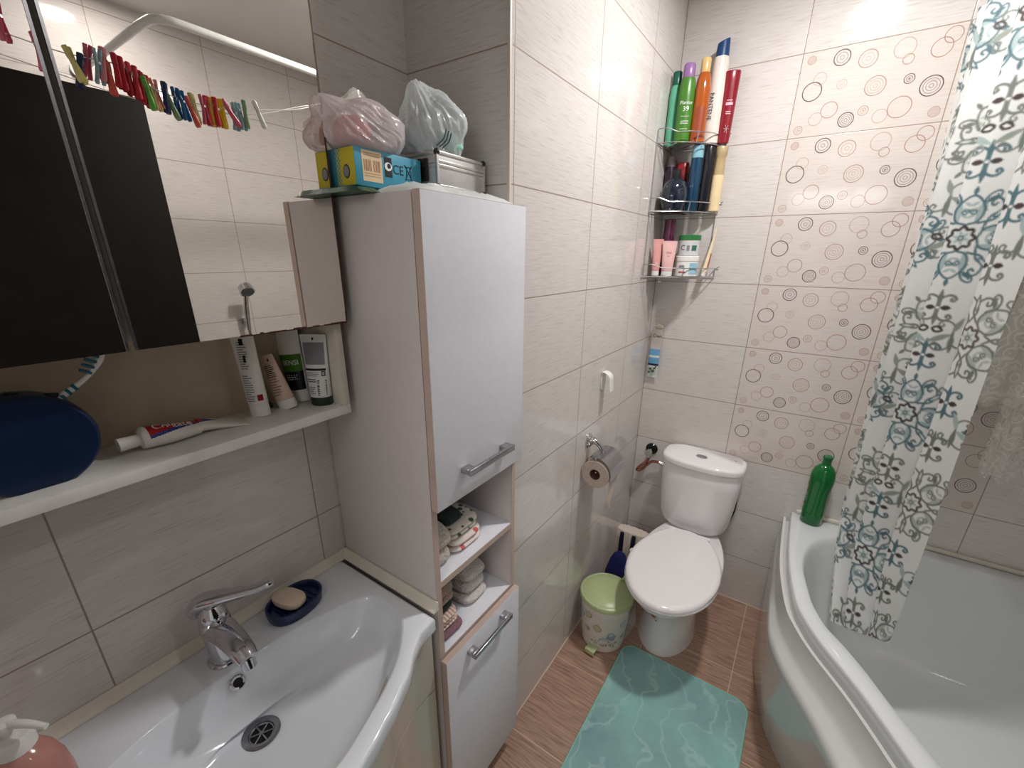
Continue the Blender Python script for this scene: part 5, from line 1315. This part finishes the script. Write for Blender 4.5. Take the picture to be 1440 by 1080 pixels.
for i in range(0, 11):
    u = (i+.3)/11; ly, ry = Pz(LT, 2.22)[1], Pz(RT, 2.22)[1]; yy = ly+(ry-ly)*u
    bm = bm_new(); R_ = .021
    add_tube(bm, [(RODX+R_*math.sin(a), yy, RODZ-.006+R_*1.15*math.cos(a)) for a in [2*PI*q_/18 for q_ in range(19)]], .0022, 8, smooth=False, caps=False); obj('curtain_ring', bm, WPLAST, sc_)
rod = thing('curtain_rod', 'white L-shaped shower curtain rod under the ceiling above the bathtub', 'rod')
bm = bm_new(); add_tube(bm, [(RODX,-.004,RODZ),(RODX,-.5,RODZ),(RODX,-1.03,RODZ),(RODX,-1.20,RODZ),(RODX+.006,-1.252,RODZ),(RODX+.034,-1.282,RODZ),(RODX+.12,-1.290,RODZ),(RODX+.35,-1.290,RODZ),(XR-.004,-1.290,RODZ)], .0125, 18)
ROD_M = mat('white_rod', (226,228,226), .2, coat=.4); obj('rod_tube', bm, ROD_M, rod)
bm = bm_new(); add_cyl(bm, (RODX,-.0015,RODZ), (RODX,-.012,RODZ), .028, 28); obj('wall_flange', bm, ROD_M, rod)
bm = bm_new(); add_cyl(bm, (XR-.0015,-1.290,RODZ), (XR-.012,-1.290,RODZ), .028, 28); obj('wall_flange', bm, ROD_M, rod)

# lace laundry inside the bath
t = NT('white_lace'); tcn = t.n('ShaderNodeTexCoord')
vo = t.n('ShaderNodeTexVoronoi'); vo.inputs['Scale'].default_value = 24; t.l(tcn.outputs['Object'], vo.inputs['Vector'])
fr_ = t.math('FRACT', t.math('MULTIPLY', vo.outputs['Distance'], 3.4))
nz_ = t.noise(48, tcn.outputs['Object'], 2)
dn_ = t.math('MAXIMUM', t.math('LESS_THAN', fr_, .30), t.math('GREATER_THAN', nz_, .60))
t.b.inputs['Base Color'].default_value = rgba((232,231,224)); t.b.inputs['Roughness'].default_value = .8
tr = t.n('ShaderNodeBsdfTranslucent'); tr.inputs[0].default_value = rgba((232,231,224)); m1 = t.n('ShaderNodeMixShader'); m1.inputs[0].default_value = .4; t.l(t.b.outputs[0], m1.inputs[1]); t.l(tr.outputs[0], m1.inputs[2])
tp_ = t.n('ShaderNodeBsdfTransparent'); m2 = t.n('ShaderNodeMixShader'); t.l(t.math('SUBTRACT', .55, t.math('MULTIPLY', dn_, .36)), m2.inputs[0]); t.l(m1.outputs[0], m2.inputs[1]); t.l(tp_.outputs[0], m2.inputs[2]); t.l(m2.outputs[0], t.out.inputs[0]); LACE = t.m
def lace(label, x0, x1, y, zt, zb0, zb1, amp, seed, scal=.012):
    bm = bm_new(); NU_, NV_ = 80, 60; g = []
    for j in range(NV_+1):
        f = j/NV_; row = []
        for i in range(NU_+1):
            u = i/NU_; zb = zb0+(zb1-zb0)*u-scal*abs(math.sin(u*PI*7)); z = zt+(zb-zt)*f
            ph = u*15+seed; row.append(bm.verts.new((x0+(x1-x0)*u+.012*math.sin(f*4+seed), y+amp*math.sin(ph)*(.4+.6*f)+amp*.4*math.sin(ph*2.3+1), z)))
        g.append(row)
    for j in range(NV_):
        for i in range(NU_): bm.faces.new((g[j][i], g[j][i+1], g[j+1][i+1], g[j+1][i]))
    o = obj('lace_fabric', bm, LACE, ang=180); return tag(o, label, 'laundry')
lace('white lace fabric hanging over the bath, its scalloped hem higher and nearer the curtain', 1.045, 1.33, -.33, 2.10, 1.225, 1.26, .020, 1)
lace('sheer white fabric hanging lower over the bath with loose ruffled hem', 1.085, 1.40, -.27, 2.10, 1.02, .84, .028, 4, .02)
lace('second layer of white lace hanging behind the first over the bath', 1.03, 1.30, -.205, 2.10, 1.20, 1.16, .018, 8)
dl_ = thing('drying_line', 'thin white drying line over the bath holding the lace laundry', 'clothes line')
bm = bm_new(); add_cyl(bm, (RODX+.08,-.28,2.105), (XR-.004,-.28,2.105), .0022, 8); obj('line_cord', bm, WPLAST, dl_)
bm = bm_new(); add_tube(bm, [(RODX+.0125,-.52,2.262),(RODX+.09,-.40,2.18),(RODX+.08,-.28,2.105)], .002, 8); obj('line_hook', bm, WPLAST, dl_)

# hand shower on the far wall
sh = thing('hand_shower', 'chrome hand shower on a wall holder, seen in the mirror', 'shower', (XR-.0015,-.872,1.235))
bm = bm_new(); add_cyl(bm, (0,0,0), (-.022,0,0), .017, 20); add_tube(bm, [(-.018,0,0),(-.045,0,.012),(-.060,0,.016)], .011, 12); obj('wall_holder', bm, CHROME, sh)
bm = bm_new(); add_tube(bm, [(-.052,0,-.045),(-.058,0,.02),(-.072,0,.09),(-.095,0,.155)], [.010,.013,.012,.012], 16); obj('handle', bm, CHROME, sh)
bm = bm_new(); add_cyl(bm, (-.092,0,.185), (-.116,0,.160), .034, 32, .038); hd_ = obj('shower_head', bm, CHROME, sh)
bm = bm_new(); add_cyl(bm, (-.1155,0,.1605), (-.119,0,.157), .031, 32); obj('nozzle_plate', bm, mat('nozzle_grey', (90,90,94), .4), sh)
bm = bm_new(); add_tube(bm, [(-.052,0,-.04),(-.050,.01,-.15),(-.06,.05,-.35),(-.05,.02,-.52),(-.03,0,-.48)], .007, 10); obj('shower_hose', bm, STEEL, sh)

# ------------------------------------------------------------------ clothes line with pegs (seen in the mirror)
LY = [(-2.12,2.075),(-1.9,2.045),(-1.7,2.03),(-1.6,2.022),(-1.5,2.028),(-1.45,2.000),(-1.36,1.985),(-1.26,1.990),(-1.15,2.012),(-1.02,2.045)]
def lz(y): return float(np.interp(y, [a for a, b in LY], [b for a, b in LY]))
cln = thing('clothes_line', 'thin white clothes line with pegs crossing the room, seen in the mirror', 'clothes line')
bm = bm_new(); add_tube(bm, [(.66, y, z) for y, z in LY]+[(.74,-.85,2.12),(.85,-.60,2.21),(.912,-.52,2.258)], .0013, 6, k=4); obj('line_cord', bm, WPLAST, cln)
bm = bm_new(); add_tube(bm, [(.70,-2.12,2.04),(.69,-1.7,1.995),(.68,-1.45,1.965),(.67,-1.2,1.99),(.68,-1.0,2.06),(.80,-.70,2.17),(.912,-.50,2.258)], .0011, 6, k=4); obj('line_cord', bm, WPLAST, cln)
def peg_meshes():
    out = []
    for s in (-1, 1):
        bm = bm_new(); L = []
        for z, x, w in ((.026,.0052,.0050),(.024,.0065,.0062),(.010,.0045,.0060),(.0,.0030,.0055),(-.010,.0032,.0055),(-.030,.0052,.0066),(-.042,.0070,.0074),(-.047,.0066,.0055)):
            x *= s; th_ = .0027
            L.append([(x+th_*math.cos(a)*1.0, w*math.sin(a), z) for a in [2*PI*i/12 for i in range(12)]])
        add_loft(bm, L); out.append(bm)
    bm = bm_new(); add_cyl(bm, (0,-.0055,-.002), (0,.0055,-.002), .0030, 10); add_tube(bm, [(-.004,-.0055,.002),(-.006,-.0055,.010),(-.006,.0055,.010),(-.004,.0055,.002)], .0007, 6, smooth=False); out.append(bm); return out
pc = {'red': (186,30,46), 'pink': (206,96,120), 'light pink': (226,150,156), 'yellow': (226,190,40), 'pale yellow': (220,214,140), 'blue': (46,108,160), 'navy': (30,50,92), 'green': (96,178,72), 'pale green': (128,160,120), 'pale blue': (156,194,204), 'coral': (222,96,86), 'white': (224,228,220)}
pm = {k: mat('peg_'+k.replace(' ', '_'), v, .35, trans=.15, vary=.03) for k, v in pc.items()}
PEGS = [(-1.690,'pink',0,.10,'leftmost peg, half cut by the picture edge'),(-1.640,'pink',0,.0,'with a darker foot, second peg from the left'),(-1.588,'pale yellow',.3,-.02,'just left of the mirror seam'),
 (-1.575,'navy',-.3,-.045,'hanging low just right of the mirror seam'),(-1.556,'pink',-.5,.02,'large and slanted right of the mirror seam'),(-1.540,'pale blue',-.3,.0,'between two pink ones near the seam'),(-1.528,'light pink',-.2,.02,'upright beside the seam group'),(-1.522,'coral',.0,-.05,'lowest of the group near the seam')]
for n_, k in enumerate(('first','second','third','fourth','fifth','sixth')): PEGS.append((-1.506+n_*.0115,'red',-.05,-.002,k+' from the left in the tight red row'))
PEGS += [(-1.452,'green',.15,-.020,'bright one after the red row'),(-1.440,'pale yellow',.25,-.012,'beside the bright green one'),(-1.430,'light pink',.2,.0,'right of the green and yellow pair'),(-1.412,'navy',-.1,.0,'with blue tip, single'),
 (-1.404,'pale green',.35,-.03,'slanted below the blue ones'),(-1.386,'blue',-.1,.0,'left of the blue pair'),(-1.374,'blue',.15,-.006,'right of the blue pair'),(-1.356,'coral',.3,-.028,'slanted low before the red and yellow bunch'),(-1.345,'pale yellow',.1,.0,'thin one before the red and yellow bunch'),
 (-1.322,'pink',0,0,'first of the red and yellow bunch'),(-1.312,'red',0,0,'second in the red and yellow bunch'),(-1.302,'yellow',0,0,'left one of three in the bunch'),(-1.292,'red',0,0,'between two yellow pegs'),(-1.284,'yellow',0,0,'middle one of three in the bunch'),(-1.270,'yellow',0,0,'right one of three in the bunch'),
 (-1.256,'pink',.6,.006,'slanted at the end of the bunch'),(-1.236,'pale blue',-.1,-.014,'with dark tip after the bunch'),(-1.222,'pale blue',.25,-.012,'leaning, second after the bunch'),(-1.208,'pale green',.0,.002,'third after the bunch'),(-1.166,'white',.35,.004,'rightmost peg, standing alone')]
base_m = None
for i, (y, colr_, tilt, dz, where) in enumerate(PEGS):
    root = thing('clothes_peg', (colr_+' plastic clothes peg, '+where), 'clothes peg', (.66+.004*math.sin(i*2.1), y, lz(y)+dz*.35-.004), 0, 'clothes pegs on the line', rot=(tilt*.8, 0, .5*math.sin(i*1.7)+ (.9 if colr_ != 'red' else .15)))
    if base_m is None:
        parts = [obj(n_, b_, pm['red'] if n_ == 'arm' else STEEL) for n_, b_ in zip(('arm', 'arm', 'spring'), peg_meshes())]; base_m = [p.data for p in parts]
        for p in parts: p.parent = root
    else:
        parts = []
        for src in first_parts: c = src.copy(); COL.objects.link(c); c.parent = root; parts.append(c)
    if i == 0: first_parts = parts
    for p in parts[:2]: p.material_slots[0].link = 'OBJECT'; p.material_slots[0].material = pm[colr_]

# ------------------------------------------------------------------ sets of like things
for o in list(bpy.data.objects):
    if o.parent is not None or 'label' not in o.keys() or 'group' in o.keys(): continue
    n_, z_ = o.name.split('.')[0], o.location.z
    if n_ in ('shampoo_bottle', 'cosmetic_tube', 'cream_jar') and o.location.y > -1:
        o['group'] = 'toiletries on the %s tier of the corner rack' % ('top' if z_ > 1.9 else 'middle' if z_ > 1.7 else 'bottom')
    elif n_ in ('cosmetic_tube', 'toothpaste_tube'): o['group'] = 'tubes on the mirror shelf'
    elif n_ == 'folded_towel': o['group'] = 'folded towels in the cabinet niche'
    elif n_ == 'plastic_bag': o['group'] = 'plastic bags on top of the tall cabinet'
    elif n_ == 'lace_fabric': o['group'] = 'lace laundry over the bath'
    elif n_ == 'ceiling_spot': o['group'] = 'ceiling spotlights'
